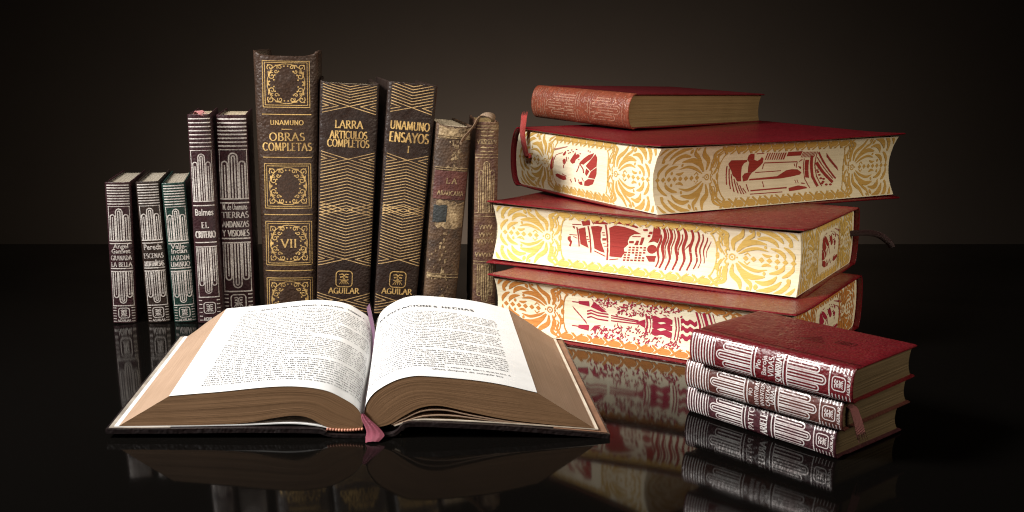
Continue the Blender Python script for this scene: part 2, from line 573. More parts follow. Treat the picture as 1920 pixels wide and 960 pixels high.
def script(text, cx, cy, h, wmax=None, bold=0.0, align='CENTER'):
    """lower case lettering from the built-in font; returns polygons"""
    cu = bpy.data.curves.new('lettering', 'FONT')
    cu.body = text
    cu.size = 1.0
    cu.offset = bold
    cu.resolution_u = 2
    ob = bpy.data.objects.new('lettering', cu)
    scene.collection.objects.link(ob)
    dg = bpy.context.evaluated_depsgraph_get()
    me = ob.evaluated_get(dg).to_mesh()
    P = [(v.co.x, v.co.y) for v in me.vertices]
    F = [tuple(p.vertices) for p in me.polygons]
    ob.evaluated_get(dg).to_mesh_clear()
    bpy.data.objects.remove(ob)
    bpy.data.curves.remove(cu)
    x0, x1 = min(p[0] for p in P), max(p[0] for p in P)
    k = h / 0.72
    kx = k
    if wmax and (x1 - x0) * k > wmax:
        kx = wmax / (x1 - x0)
    off = {'CENTER': -(x0 + x1) / 2, 'LEFT': -x0}[align]
    return [[(cx + (P[i][0] + off) * kx, cy + P[i][1] * k) for i in f] for f in F]


# ------------------------------------------------------------------ closed books


class Book:
    """local axes: X across the thickness, Y from the spine to the fore edge, Z from tail to head"""

    def __init__(s, h, w, t0, t1=None, r=0.5, n=2.4, bt=0.22, sq=0.28, conc=0.35, zc=False, taper=0.05, dip=0.0, lip=0.0, ext=0.0):
        s.h, s.w, s.t0, s.t1, s.r, s.n, s.bt, s.sq, s.conc = h, w, t0, t1 or t0, r, n, bt, sq, conc
        s.taper, s.dip, s.lip, s.ext = taper, dip, lip, ext
        s.y0 = r * 0.6

    def T(s, z):
        f = min(1, max(0, z / s.h))
        return s.t0 + (s.t1 - s.t0) * f

    def S(s, u, v, inset=0.0, out=0.0):
        """spine surface; u -1..1 across, v height"""
        half = s.T(v) / 2 - inset
        uu = min(1, abs(u))
        rr = s.r - inset
        y = s.y0 - rr * (1 - uu ** s.n) ** (1 / s.n)
        nx, ny = 0, -1
        if out:
            e = 0.02
            a, b = max(-1, u - e), min(1, u + e)
            ya = s.y0 - rr * (1 - abs(a) ** s.n) ** (1 / s.n)
            yb = s.y0 - rr * (1 - abs(b) ** s.n) ** (1 / s.n)
            tx, ty = (b - a) * half, yb - ya
            d = math.hypot(tx, ty)
            nx, ny = ty / d, -tx / d
        dv = 0
        if s.dip and v > s.h - 1.6:
            q = (v - s.h + 1.6) / 1.6
            dv = -s.dip * (1 - uu ** 5) * q * q
        return (u * half + nx * out, y + ny * out, v + dv)

    def on_spine(s, x, v, out=0.012):
        return s.S(max(-.995, min(.995, x / (s.T(v) / 2))), v, 0, out)

    def spine(s, parent, mats, decor=(), name='spine'):
        mb = MB()
        us = [math.sin(math.pi / 2 * k) for k in lin(-1, 1, 33)]
        h = s.h
        rows = [(1.2, .13), (0.03, .13), (0.0, .09), (0.0, .04), (.04, 0)] + [(v, 0) for v in lin(.4, h - .4, 14)] + [(h - .04, 0), (h, .04), (h, .09), (h - .03, .13), (h - 1.2, .13)]
        mb.grid(lambda u, i: s.S(u, rows[int(i)][0], rows[int(i)][1]), us, list(range(len(rows))), 0)
        for layer, (polys, mi) in enumerate(decor):
            lim = min(s.t0, s.t1) / 2 * 0.985
            mb.polys(slices(slices(polys, 1, .09, h - .09, 99), 0, -lim, lim, max(.12, lim / 12)), lambda a, b, o=.012 + .009 * layer: s.on_spine(a, b, o), mi)
        return mb.build(name, mats, parent)

    def board(s, side, parent, mats, decor=(), name='cover', warp=None):
        mb = MB()
        h, w = s.h, s.w
        ya = s.y0 + 0.02
        e = 0.07
        ys = [ya, ya + e] + lin(ya + .35, w - .5, 9) + [w - .18, w - e, w]
        zs = [0, e] + lin(.4, h - .4, 11) + [h - e, h]
        inset = 0.0

        def pos(y, z, outer):
            edge = (y > w - e / 2) or (z < e / 2) or (z > h - e / 2) or (y < ya + e / 2)
            half = s.T(z) / 2 * (1 - s.taper * (y - ya) / (w - ya))
            th = s.bt
            # hinge groove
            g = 0.07 * math.exp(-((y - ya - .35) / .18) ** 2) if outer else 0
            xo = half - (th * 0.32 if edge else 0) - g
            xi = half - th + (th * 0.32 if edge else 0)
            x = xo if outer else xi
            if warp:
                x += warp(y, z)
            # rounded corners
            cy = w - .22
            yy, zz = y, z
            for zc, sg in ((.22, -1), (h - .22, 1)):
                if y > cy and (z - zc) * sg > 0:
                    d = math.hypot(y - cy, z - zc)
                    m_ = max(y - cy, abs(z - zc))
                    if d > 0:
                        k = m_ / d * (0.35) + 0.65
                        yy, zz = cy + (y - cy) * k, zc + (z - zc) * k
            return (side * x, yy, zz)
        mb.grid(lambda y, z: pos(y, z, True), ys, zs, 0, flip=side < 0)
        mb.grid(lambda y, z: pos(y, z, False), ys, zs, 0, flip=side > 0)
        loop = [(y, zs[0]) for y in ys] + [(w, z) for z in zs[1:]] + [(y, zs[-1]) for y in ys[::-1][1:]] + [(ya, z) for z in zs[::-1][1:]]
        mb.grid(lambda i, k: pos(*loop[int(i)], k > .5), list(range(len(loop))), [0, 1], 0, flip=side > 0)
        for polys, mi in decor:
            mb.polys(polys, lambda a, b: (lambda p: (p[0] + side * .015, p[1], p[2]))(pos(a, b, True)), mi)
        return mb.build(name, mats, parent)

    # page block -------------------------------------------------
    def halfp(s, z):
        return s.T(z) / 2 - s.bt - 0.01

    def yf(s, q):
        return s.w - s.sq - s.conc * (1 - abs(q) ** 2.0)

    def yb(s, q):
        return s.y0 + .16 - (s.r - .16) * (1 - min(1, abs(q)) ** 2.2) ** .5

    def px(s, q, y, z):
        return q * s.halfp(z) * (1 - s.taper * (y - s.y0) / (s.w - s.y0))

    def zlo(s):
        return s.sq

    def zhi(s):
        return s.h - s.sq

    def fore(s, a, q, out=0.012):
        """point of the fore edge: a along the height, q -1..1 across"""
        y = s.yf(q) + out
        return (s.px(q, y, a), y, a)

    def end(s, f, q, top, out=0.012):
        """point of the head or tail: f 0..1 from spine to fore edge"""
        y = s.yb(q) + f * (s.yf(q) - s.yb(q))
        z = s.zhi() + out if top else s.zlo() - out
        return (s.px(q, y, z), y, z)

    def block(s, parent, mats, fdec=(), edec=(), etop=True, name='page_block', seed=1):
        mb = MB()
        rnd = random.Random(seed)
        qs = lin(-1, 1, 41)
        jit = {round(q, 4): rnd.uniform(-.012, .012) for q in qs}
        zs = lin(s.zlo(), s.zhi(), 13)
        fs = lin(0, 1, 15)
        J = lambda q: jit[round(q, 4)]

        def P(f, q, z):
            y = s.yb(q) + f * (s.yf(q) + J(q) - s.yb(q))
            return (s.px(q, y, z), y, z)
        mb.grid(lambda q, z: P(1, q, z), qs, zs, 0, True, lambda q, z: (q * .5 + .5, z * .13))
        mb.grid(lambda q, z: P(0, q, z), qs, zs, 0, False, lambda q, z: (q * .5 + .5, z * .13))
        mb.grid(lambda q, f: P(f, q, s.zhi() + J(q)), qs, fs, 0, False, lambda q, f: (q * .5 + .5, f * 1.2))
        mb.grid(lambda q, f: P(f, q, s.zlo() + J(q)), qs, fs, 0, True, lambda q, f: (q * .5 + .5, f * 1.2))
        mb.grid(lambda z, f: P(f, 1, z), zs, fs, 0, True)
        mb.grid(lambda z, f: P(f, -1, z), zs, fs, 0, False)
        for polys, mi in fdec:
            mb.polys(slices(polys, 1, -.97, .97, .14), lambda a, b: s.fore(a, b, .016), mi)
        for polys, mi in edec:
            mb.polys(slices(polys, 1, -.97, .97, .14), lambda a, b: s.end(a, b, etop, .016), mi)
        return mb.build(name, mats, parent, angle=50)


def strip(name, pts, width, wdir, mat, parent, th=0.04, fray=0):
    """a silk ribbon along 3D points (local cm)"""
    P = catmull(pts, 8)
    wd = Vector(wdir).normalized()
    mb = MB()
    n = len(P)

    def f(i, k):
        i = int(i)
        a, b_ = P[max(0, i - 1)], P[min(n - 1, i + 1)]
        tg = Vector(b_ - a).normalized()
        ww = (wd - tg * wd.dot(tg)).normalized()
        nn = tg.cross(ww)
        c = Vector(P[i])
        wv = width * (1 + (0.25 * (i / (n - 1)) if fray else 0))
        q = [(-.5, 0), (-.48, .5), (.48, .5), (.5, 0), (.48, -.5), (-.48, -.5), (-.5, 0)][int(k)]
        return tuple(c + ww * q[0] * wv + nn * q[1] * th)
    mb.grid(f, list(range(n)), list(range(7)), 0)
    o0, o1 = f(0, 0), f(n - 1, 0)
    for i in (0, n - 1):
        mb.add([f(i, k) for k in range(6)], [tuple(range(6))])
    if fray:
        rnd = random.Random(5)
        a, b_ = P[-2], P[-1]
        tg = Vector(b_ - a).normalized()
        ww = (wd - tg * wd.dot(tg)).normalized()
        nn = tg.cross(ww)
        for k in range(14):
            c = Vector(P[-1]) + ww * width * 1.2 * (k / 13 - .5)
            e = c + tg * fray * rnd.uniform(.5, 1.1) + ww * rnd.uniform(-.12, .12) + nn * rnd.uniform(-.1, .1)
            r_ = width * .05
            mb.add([c - ww * r_, c + ww * r_, e + nn * r_ * .5, c - nn * r_, ], [(0, 1, 2), (0, 2, 3), (1, 2, 3)])
    return mb.build(name, mat, parent, angle=60)


# ---- spine drawings
def hands(x0, x1, y0, y1, lw, up=True):
    """three nested arches, the middle one taller"""
    W = x1 - x0
    cx = (x0 + x1) / 2
    tall = abs(y1 - y0)
    sg = 1 if up else -1
    base, top = (y0, y1) if up else (y1, y0)
    out = []
    for c, r_, drop in ((0, .17, 0), (0, .06, 0), (-.345, .115, .15), (.345, .115, .15)):
        rx = r_ * W
        ryy = rx
        yt = top - sg * (drop * tall + .17 * W) + 0
        pts = [(cx + c * W - rx, base), (cx + c * W - rx, yt)] + [(p[0], yt + sg * (p[1])) for p in arc(cx + c * W, 0, rx, ryy, 180, 0, 9)][1:-1] + [(cx + c * W + rx, yt), (cx + c * W + rx, base)]
        out += line(pts, lw, step=.4)
    for c in (-.345, .345):
        out += line([(cx + c * W, base), (cx + c * W, top - sg * .26 * tall)], lw * .9, step=.4)
    return out


def emblem(cx, cy, r_, lw):
    """rounded square with a little mask in it"""
    q = []
    k = r_ * .45
    for (sx, sy, a) in ((1, 1, 0), (-1, 1, 90), (-1, -1, 180), (1, -1, 270)):
        q += arc(cx + sx * (r_ - k), cy + sy * (r_ - k), k, k, a, a + 90, 6)
    out = line(q, lw, closed=True, step=.3)
    s = r_
    out += line([(cx - .6 * s, cy + .55 * s), (cx - .2 * s, cy + .62 * s), (cx, cy + .4 * s), (cx + .2 * s, cy + .62 * s), (cx + .6 * s, cy + .55 * s)], lw)
    out += line([(cx - .5 * s, cy + .2 * s), (cx - .15 * s, cy + .28 * s)], lw * 1.5) + line([(cx + .15 * s, cy + .28 * s), (cx + .5 * s, cy + .2 * s)], lw * 1.5)
    out += line([(cx, cy + .4 * s), (cx - .1 * s, cy), (cx + .12 * s, cy)], lw)
    for a in (-.45, -.22, 0, .22, .45):
        out += line([(cx + a * .35 * s, cy - .1 * s), (cx + a * 1.3 * s, cy - .68 * s)], lw * .8)
    out += line([(cx - .55 * s, cy - .1 * s), (cx - .2 * s, cy - .18 * s)], lw) + line([(cx + .2 * s, cy - .18 * s), (cx + .55 * s, cy - .1 * s)], lw)
    return out


def crisol(h, t, title, lw=None, scale=1.0):
    """silver spine of the small series; title = list of (text, 's' or 'r', height, baseline fraction from top)"""
    W = t * .86
    x0, x1 = -W / 2, W / 2
    lw = lw or t * .05
    Y = lambda f: h * (1 - f)
    out = []
    full = t * .49
    for f in lin(.02, .15, 8):
        out += line([(-full, Y(f)), (full, Y(f))], lw * 1.05)
    out += line([(-full, Y(.168)), (full, Y(.168))], lw * .6)
    out += hands(x0, x1, Y(.405), Y(.185), lw)
    for f in (.408, .428, .605, .626):
        out += line([(-full, Y(f)), (full, Y(f))], lw)
    out += hands(x0, x1, Y(.853), Y(.63), lw, up=False)
    for f in (.872,):
        out += line([(-full, Y(f)), (full, Y(f))], lw)
    out += emblem(0, Y(.925), min(.036 * h, t * .27), lw * .8)
    for f in lin(.888, .985, 6):
        out += line([(-full, Y(f)), (-t * .34, Y(f))], lw * .8) + line([(t * .34, Y(f)), (full, Y(f))], lw * .8)
    out += roman('AGUILAR', 0, Y(.988), h * .016, t * .6, 1.5, serif=False)
    for x in (-t * .462, t * .462):
        out += line([(x, Y(.168)), (x, Y(.405))], lw * .5) + line([(x, Y(.63)), (x, Y(.87))], lw * .5)
    for text, kind, th, f in title:
        if kind == 's':
            out += script(text, 0, Y(f), th, t * .84, .02)
        else:
            out += roman(text, 0, Y(f), th * .92, t * .90, 1.05, .16, squeeze=.85)
    return out


def chevrons(h, t, zones, k=.27, step=.222, lw=.056):
    hw = t * .49
    out = []

    def V(v, sg, lim=hw):
        return line([(-lim, v + sg * k * lim), (0, v), (lim, v + sg * k * lim)], lw)

    def sides(v, es):
        o = []
        for e in es:
            for s in (-1, 1):
                o += line([(s * hw, v + e), (s * (hw - e / k), v), (s * hw, v - e)], lw)
        return o
    K = k * hw
    for kind, a, b in zones:
        if kind == 'V':                     # V lines stacked from a (upper) down to the cross at b
            v = b
            while v + 0 < a:
                out += V(v, 1)
                v += step
            out += V(b, -1) + sides(b, [K - .22, K - .42])
        if kind == 'A':                     # cross at a, roof lines down to b
            v = a
            while v > b:
                out += V(v, -1)
                v -= step
            out += V(a, 1) + sides(a, [K - .22, K - .42])
        if kind == 'D':                     # cross at a, roofs, nested diamonds in the middle, Vs, cross at b
            vm = (a + b) / 2
            n = int((a - vm - K) / step)
            st = (a - vm - K) / n
            for i in range(n + 1):
                out += V(a - i * st, -1) + V(b + i * st, 1)
            out += V(a, 1) + V(b, -1) + sides(a, [K - .22, K - .42]) + sides(b, [K - .22, K - .42])
            for d in (.12, .31):
                out += line([(0, vm + d), (d / k, vm), (0, vm - d), (-d / k, vm)], lw, closed=True)
            out += sides(vm, [K - .27, K - .05])
    return out


def spiral(cx, cy, r0, a0, turns, sg, n=22):
    return [(cx + r0 * (1 - .8 * i / n) * math.cos(a0 + sg * turns * 6.283 * i / n), cy + r0 * (1 - .8 * i / n) * math.sin(a0 + sg * turns * 6.283 * i / n)) for i in range(n + 1)]


def scroll_panel(x0, y0, x1, y1):
    lw = .055
    out = frame(x0, y0, x1, y1, lw) + frame(x0 + .16, y0 + .16, x1 - .16, y1 - .16, lw * .9)
    cx, cy = (x0 + x1) / 2, (y0 + y1) / 2
    W, Hh = (x1 - x0) / 2 - .28, (y1 - y0) / 2 - .28
    for sx in (-1, 1):
        for sy in (-1, 1):
            f = lambda a, b: (cx + sx * (W - a), cy + sy * (Hh - b))
            P = []
            P += line(spiral(.30, .30, .26, 2.4, 1.2, 1), lw * 1.2, step=.1)
            P += line(spiral(.40, .98, .27, -1.2, 1.25, -1), lw * 1.2, step=.1)
            P += line(spiral(.98, .30, .20, 2.6, 1.2, 1), lw * 1.2, step=.1)
            P += line(spiral(.72, .62, .15, 0.2, 1.0, 1), lw * 1.2, step=.1)
            P += line(arc(W, .95, W - .2, .95, 190, 270, 10), lw, step=.15)
            P += line(arc(.85, Hh, .85 - .05, Hh - .4, 180, 240, 10), lw, step=.15)
            P += petal(.12, .62, 60, .45, .14, 40) + petal(.62, .12, 20, .45, .14, -40) + petal(.1, 1.3, 70, .4, .12, 50)
            for q in ((.12, .12), (.62, .9), (.9, .62), (.22, 1.38), (1.3, .2), (.55, 1.25)):
                P += disc(q[0], q[1], .065, n=8)
            out += xf(P, f)
    return out


# ---- painted page edges (long face: a in cm along the edge, b -1..1 across; hb = half thickness in cm)
def floral_end(ac, dr, reach, hb, seed=3):
    """palmette with its heart at ac, leaves toward dr (+1 or -1), bow loops the other way"""
    P = []
    rnd = random.Random(seed)
    P += line(arc(0, 0, .2, .2, 0, 340, 12), .09, closed=True, step=.2) + disc(0, 0, .07, n=8)
    P += disc(-.42, 0, .09, n=8) + disc(.36, 0, .07, n=8)
    leaf = lambda pts, w: line([tuple(p) for p in catmull([(x * reach, y * hb) for x, y in pts], 5)], w, step=9, wf=lambda t: max(.10, math.sin(math.pi * min(1, t * .9 + .06)) ** .75))
    for s in (-1, 1):
        for pts, w in (([(-.05, .20), (-.11, .48), (-.08, .76), (-.22, .92)], .30), ([(.02, .22), (.02, .52), (.15, .74), (.20, 1.0)], .36),
                       ([(.07, .18), (.17, .42), (.34, .56), (.54, .52)], .40), ([(.15, .50), (.26, .68), (.34, .80), (.35, 1.0)], .26),
                       ([(.10, .12), (.24, .28), (.40, .36), (.56, .30)], .22), ([(.40, .68), (.54, .72), (.66, .62), (.72, .46)], .32),
                       ([(.44, .96), (.58, .92), (.72, .78), (.80, .60)], .34), ([(.60, .40), (.72, .34), (.80, .22), (.82, .08)], .28),
                       ([(.70, 1.0), (.82, .88), (.90, .70), (.93, .50)], .30), ([(.80, .48), (.88, .38), (.95, .22), (.96, .06)], .26),
                       ([(.88, 1.0), (.96, .9), (1.02, .75)], .22), ([(.47, .20), (.54, .14), (.62, .16)], .2), ([(-.2, .42), (-.16, .62), (-.26, .80)], .14)):
            P += leaf([(x, s * y) for x, y in pts], w)
        for x, y, r_ in ((.42, .85, .15), (.62, .58, .0), (.36, .46, .0), (.90, .56, .12), (.52, .42, .10), (.30, .92, .10), (.70, .18, .11)):
            if r_:
                P += disc(x * reach, s * y * hb, r_, r_ * 1.2, 10)
    for s in (-1, 1):
        P += line([(-.35, s * .1)] + [(-.62 + .34 * math.cos(R(a)), s * (.98 + .66 * math.sin(R(a)))) for a in lin(-70, 250, 12)] + [(-.55, s * .12)], .1, step=.3)
        P += line([(-.62 + .16 * math.cos(R(a)), s * (1.02 + .36 * math.sin(R(a)))) for a in lin(-70, 250, 10)], .1, step=.3)
        P += petal(-.75, s * .2, s * 130, .9, .16, -s * 50)
    x = .75
    sz = .22
    while x < reach * .95:
        P += [[(x, 0), (x + sz, sz * .85), (x + 2 * sz, 0), (x + sz, -sz * .85)]]
        for s in (-1, 1) if x < 1.2 else ():
            P += line([(x + sz * .5, s * sz * .95), (x + 1.5 * sz, s * sz * 1.75), (x + 2.4 * sz, s * sz * .95)], .08, step=.5)
        x += sz * 2.5
    return [[(ac + dr * a, b / hb) for a, b in p] for p in P]


def lattice(a0, a1, hb, band=.27, step=1.25):
    """ovals between crosses along both long sides"""
    P = []
    n = max(2, round((a1 - a0) / step))
    st = (a1 - a0) / n
    for s in (-1, 1):
        bc = 1 - band * .48
        for i in range(n):
            c = a0 + (i + .5) * st
            P += [arc(c, s * bc, st * .33, band * .40, 0, 340, 14)]
        for i in range(n + 1):
            c = a0 + i * st
            d = .055
            for g in (-1, 1):
                P += line([(c - g * st * .34, s * (bc - band * .6)), (c + g * st * .34, s * (bc + band * .6))], .055, step=.3)
                P += line([(c - g * st * .34 + .13, s * (bc - band * .6)), (c + g * st * .34 + .13, s * (bc + band * .6))], .035, step=.3)
    # end arcs of the cartouche
    for e, sg in ((a0, 1), (a1, -1)):
        P += line([(e + sg * (.55 - .55 * math.cos(R(a))), .72 * math.sin(R(a))) for a in lin(-80, 80, 14)], .07, step=.5)
        for b_ in (-.36, 0, .36):
            P += [arc(e - sg * .05, b_, .14, .12, 0, 330, 10)]
    return P


def trace(x0, x1, yc, sl, xm, hh):
    """drawing-board units to a picture box: returns (poly, stroke) collectors"""
    P = []

    def mk(a0, a1):
        def f(x, y):
            return (a0 + (x - x0) / (x1 - x0) * (a1 - a0), -(y - yc - sl * (x - xm)) / hh)
        return f
    return P, mk


def draw(polys, strokes, f):
    P = [[f(x, y) for x, y in q] for q in polys]
    for w, pts, *wf in strokes:
        P += [[f(x, y) for x, y in q] for q in line(pts, w, step=60, wf=wf[0] if wf else None)]
    return P


def pic_ship(a0, a1):
    """galleon lying on its side, bow to the left, waves to the right"""
    _, mk = trace(210, 1760, 478, .09, 1000, 312)
    po = [[(215, 385), (250, 375), (250, 410), (270, 440), (255, 495), (235, 485), (245, 450), (215, 415)],
          [(340, 295), (420, 275), (425, 380), (440, 450), (460, 505), (400, 480), (365, 465)],
          [(485, 265), (570, 258), (615, 270), (590, 340), (590, 420), (620, 500), (645, 555), (590, 540), (525, 510)],
          [(690, 280), (760, 250), (860, 265), (960, 300), (1040, 345), (960, 345), (910, 375), (890, 420), (895, 460), (850, 500), (860, 550), (830, 600), (700, 590)],
          [(385, 205), (480, 195), (480, 250), (395, 260)], [(525, 210), (600, 197), (680, 225), (675, 240), (530, 235)],
          [(725, 205), (830, 200), (930, 225), (1010, 265), (1000, 280), (900, 250), (730, 220)],
          [(415, 170), (550, 152), (555, 182), (420, 187)], [(590, 158), (665, 152), (660, 182), (600, 184)], [(715, 160), (830, 170), (720, 175)],
          [(275, 262), (300, 262), (300, 295), (285, 285)],
          [(905, 420), (955, 420), (955, 445), (905, 445)], [(985, 415), (1010, 415), (1000, 465), (960, 465)], [(1040, 380), (1070, 380), (1045, 460), (1015, 462)],
          [(1060, 290), (1110, 285), (1110, 310), (1065, 310)], [(1130, 315), (1160, 315), (1155, 345), (1115, 340)], [(1110, 350), (1135, 350), (1130, 375), (1105, 375)],
          [(1180, 250), (1230, 255), (1248, 300), (1240, 370), (1210, 440), (1170, 420), (1110, 435), (1150, 385), (1170, 300)],
          arc(1152, 505, 52, 48, 0, 340, 14), [(1090, 575), (1200, 575), (1190, 635), (1130, 635)]]
    rnd = random.Random(2)
    for i in range(6):
        for j in range(6):
            x, y = 862 + i * 40 - j * 2, 482 + j * 27
            if rnd.random() < .88:
                po.append([(x, y), (x + 26, y), (x + 26, y + 17), (x, y + 17)])
    for x, y, w, h in ((605, 330, 34, 10), (612, 355, 30, 10), (608, 395, 46, 26), (615, 445, 32, 10), (628, 478, 32, 9), (430, 375, 20, 12), (437, 405, 22, 10), (448, 432, 20, 9)):
        po.append([(x, y), (x + w, y), (x + w, y + h), (x, y + h)])
    st = [(14, [(325, 275), (352, 490)]), (16, [(455, 262), (490, 555)]), (18, [(655, 245), (680, 630)]), (12, [(505, 195), (520, 240)]), (14, [(685, 175), (705, 225)]),
          (9, [(275, 245), (380, 245)]), (8, [(235, 360), (320, 365)]), (9, [(280, 380), (325, 400)]), (11, [(525, 535), (655, 590)]), (10, [(705, 625), (800, 615)]),
          (16, [(1005, 200), (1050, 240)]), (12, [(1085, 245), (1130, 240)]), (12, [(1150, 238), (1215, 228)]), (10, [(940, 372), (1030, 372)])]
    for x, y0, y1, w in ((1240, 345, 690, 24), (1290, 240, 700, 34), (1355, 250, 715, 30), (1430, 260, 715, 32), (1505, 270, 720, 32), (1575, 285, 715, 28), (1635, 310, 700, 22), (1675, 335, 690, 15), (1715, 370, 640, 13), (1322, 280, 600, 13), (1392, 290, 560, 12), (1465, 340, 560, 15), (1540, 440, 500, 12), (1750, 410, 580, 8)):
        st.append((w, [(x - 30 * t + 13 * math.sin(y0 * .02 + (y1 - y0) * t * .026), y0 + (y1 - y0) * t) for t in lin(0, 1, 22)], lambda t: .55 + .45 * math.sin(3.14 * min(1, t + .12))))
    return draw(po, st, mk(a0, a1))


def pic_fountain(a0, a1, seed=4):
    """fountain with spires, its top to the left"""
    W = a1 - a0
    X = lambda p: a0 + p * W
    P = []
    rnd = random.Random(seed)
    for s in (-1, 1):
        c = .60 * s
        P.extend(line([(X(.03), c), (X(.10), c)], .05))
        P.extend([[(X(.08), c - .08), (X(.16), c - .14), (X(.16), c + .14), (X(.08), c + .08)]])
        P.extend([[(X(.17), c - .15), (X(.25), c - .28 * s - .05), (X(.29), c - .3 * s), (X(.20), c + .15)]])
        for i in range(210):
            x = rnd.uniform(.18, .82)
            y = s * (rnd.uniform(.24, .95) if x > .34 else rnd.uniform(.5, .98))
            if .62 < x < .80 and abs(y) < .55:
                continue
            a = rnd.uniform(-60, 60)
            P.extend(petal(X(x), y, a, .19, .062, 20, 3))
    for y in (-.12, .06, .2):
        P.extend(line([(X(.14), y), (X(.17), y + .08), (X(.22), y), (X(.30), y)], .07))
        P.extend(line([(X(.32), y * .8), (X(.52), y * .5)], .06))
    P.append([(X(.50), 0), (X(.57), .22), (X(.57), -.22)])
    P.extend(line([(X(.575), -.5), (X(.585), 0), (X(.575), .5)], .12, step=.5))
    P.extend(line([(X(.60), -.42), (X(.61), 0), (X(.60), .42)], .06, step=.5))
    for y in (-.32, 0, .30):
        q = [(X(.62 + .14 * t), y + .13 + .05 * math.sin(11 * t)) for t in lin(0, 1, 8)] + [(X(.62 + .14 * t), y - .13 - .05 * math.sin(9 * t)) for t in lin(1, 0, 8)]
        P.append(q)
    for x in (.78, .80):
        P.extend(line([(X(x), -.55), (X(x + .008), 0), (X(x), .55)], .08, step=.5))
    for y in (-.38, 0, .36):
        q = [(X(.82 + .11 * t), y + .12 + .07 * math.sin(13 * t)) for t in lin(0, 1, 8)] + [(X(.82 + .11 * t), y - .10 + .07 * math.sin(13 * t)) for t in lin(1, 0, 8)]
        P.append(q)
    for x, w in ((.95, .14), (.975, .05), (1.0, .22), (1.035, .12), (1.06, .05)):
        P.extend(line([(X(x - .02), -.95), (X(x), -.3), (X(x), .3), (X(x - .02), .95)], w, step=.5))
    for i in range(10):
        P.extend(line([(X(.03 + .011 * i), .35 - .07 * i), (X(.045 + .011 * i), .18 - .07 * i)], .035))
    return xf(P, lambda a, b_: (a, b_ * .76))


def pic_rider(a0, a1):
    """hat and cloak of a horseman lying on the side, long shafts, a striped road"""
    _, mk = trace(100, 1690, 482, -.043, 960, 430)
    po = [[(125, 355), (150, 305), (360, 305), (365, 330), (330, 350), (310, 400), (315, 600), (260, 600), (240, 550), (205, 520), (180, 450), (150, 400)],
          [(360, 304), (360, 240), (385, 215), (430, 220), (445, 265), (455, 304)],
          [(366, 306), (455, 306), (500, 320), (530, 300), (545, 265), (575, 290), (580, 350), (555, 390), (525, 420), (490, 460), (460, 480), (400, 480), (395, 340)],
          [(400, 483), (458, 483), (430, 520), (400, 590), (340, 605), (330, 530), (355, 493)],
          [(890, 200), (1090, 190), (1085, 255), (885, 262)],
          [(420, 572), (800, 543), (850, 510), (920, 465), (1000, 450), (1080, 455), (1140, 500), (1120, 530), (1000, 555), (850, 577), (420, 592)],
          [(945, 710), (1080, 680), (1190, 700), (1210, 720), (1050, 745), (945, 755)],
          [(1080, 340), (1120, 305), (1130, 320), (1095, 345)], [(1085, 405), (1130, 420), (1130, 450), (1100, 435)], [(1130, 640), (1180, 650), (1180, 662), (1130, 657)],
          [(1170, 320), (1225, 320), (1250, 580), (1195, 570)]]
    st = [(13, [(115, 385), (125, 640)]), (14, [(150, 420), (170, 700)]), (14, [(185, 500), (212, 740)]), (13, [(222, 560), (260, 760)]), (12, [(258, 610), (300, 770)]), (12, [(292, 650), (332, 770)]), (11, [(330, 690), (365, 760)]), (12, [(380, 640), (400, 740)]),
          (15, [(600, 352), (1060, 345)]), (12, [(500, 485), (850, 468)]), (10, [(460, 218), (560, 215)]), (9, [(600, 355), (590, 440)]), (11, [(1060, 345), (1060, 430)]),
          (19, [(425, 730), (920, 705)]), (12, [(410, 775), (850, 760)]), (11, [(597, 610), (610, 690)]),
          (11, [(1150, 300), (1165, 450), (1190, 600), (1245, 720)]), (40, [(1250, 260), (1275, 400), (1300, 560), (1360, 700)]), (13, [(1310, 200), (1325, 400), (1360, 560), (1420, 700)]),
          (24, [(1330, 210), (1640, 600)]), (12, [(1335, 285), (1600, 600)]), (42, [(1340, 360), (1450, 500), (1590, 650)]),
          (9, [(1020, 370), (1040, 410)]), (9, [(1045, 600), (1060, 650)]), (9, [(1075, 600), (1090, 650)])]
    for i in range(9):
        st.append((14 if i < 7 else 20, [(612 + 31 * i, 208), (606 + 31 * i, 308)]))
    for i in range(10):
        st.append((11, [(1108 + 20 * i, 200), (1100 + 20 * i, 284)]))
    for x, y in ((1380, 500), (1400, 540), (1420, 590), (1370, 470), (1450, 640), (1490, 680), (1550, 680), (1430, 660), (1460, 600)):
        po.append(arc(x, y, 22, 16, 0, 320, 7))
    for i in range(16):
        x, y = 1455 + 13.5 * i, 225 + 13.5 * i
        st.append((7, [(x, y), (x + 22, y + 62)]))
    return draw(po, st, mk(a0, a1))


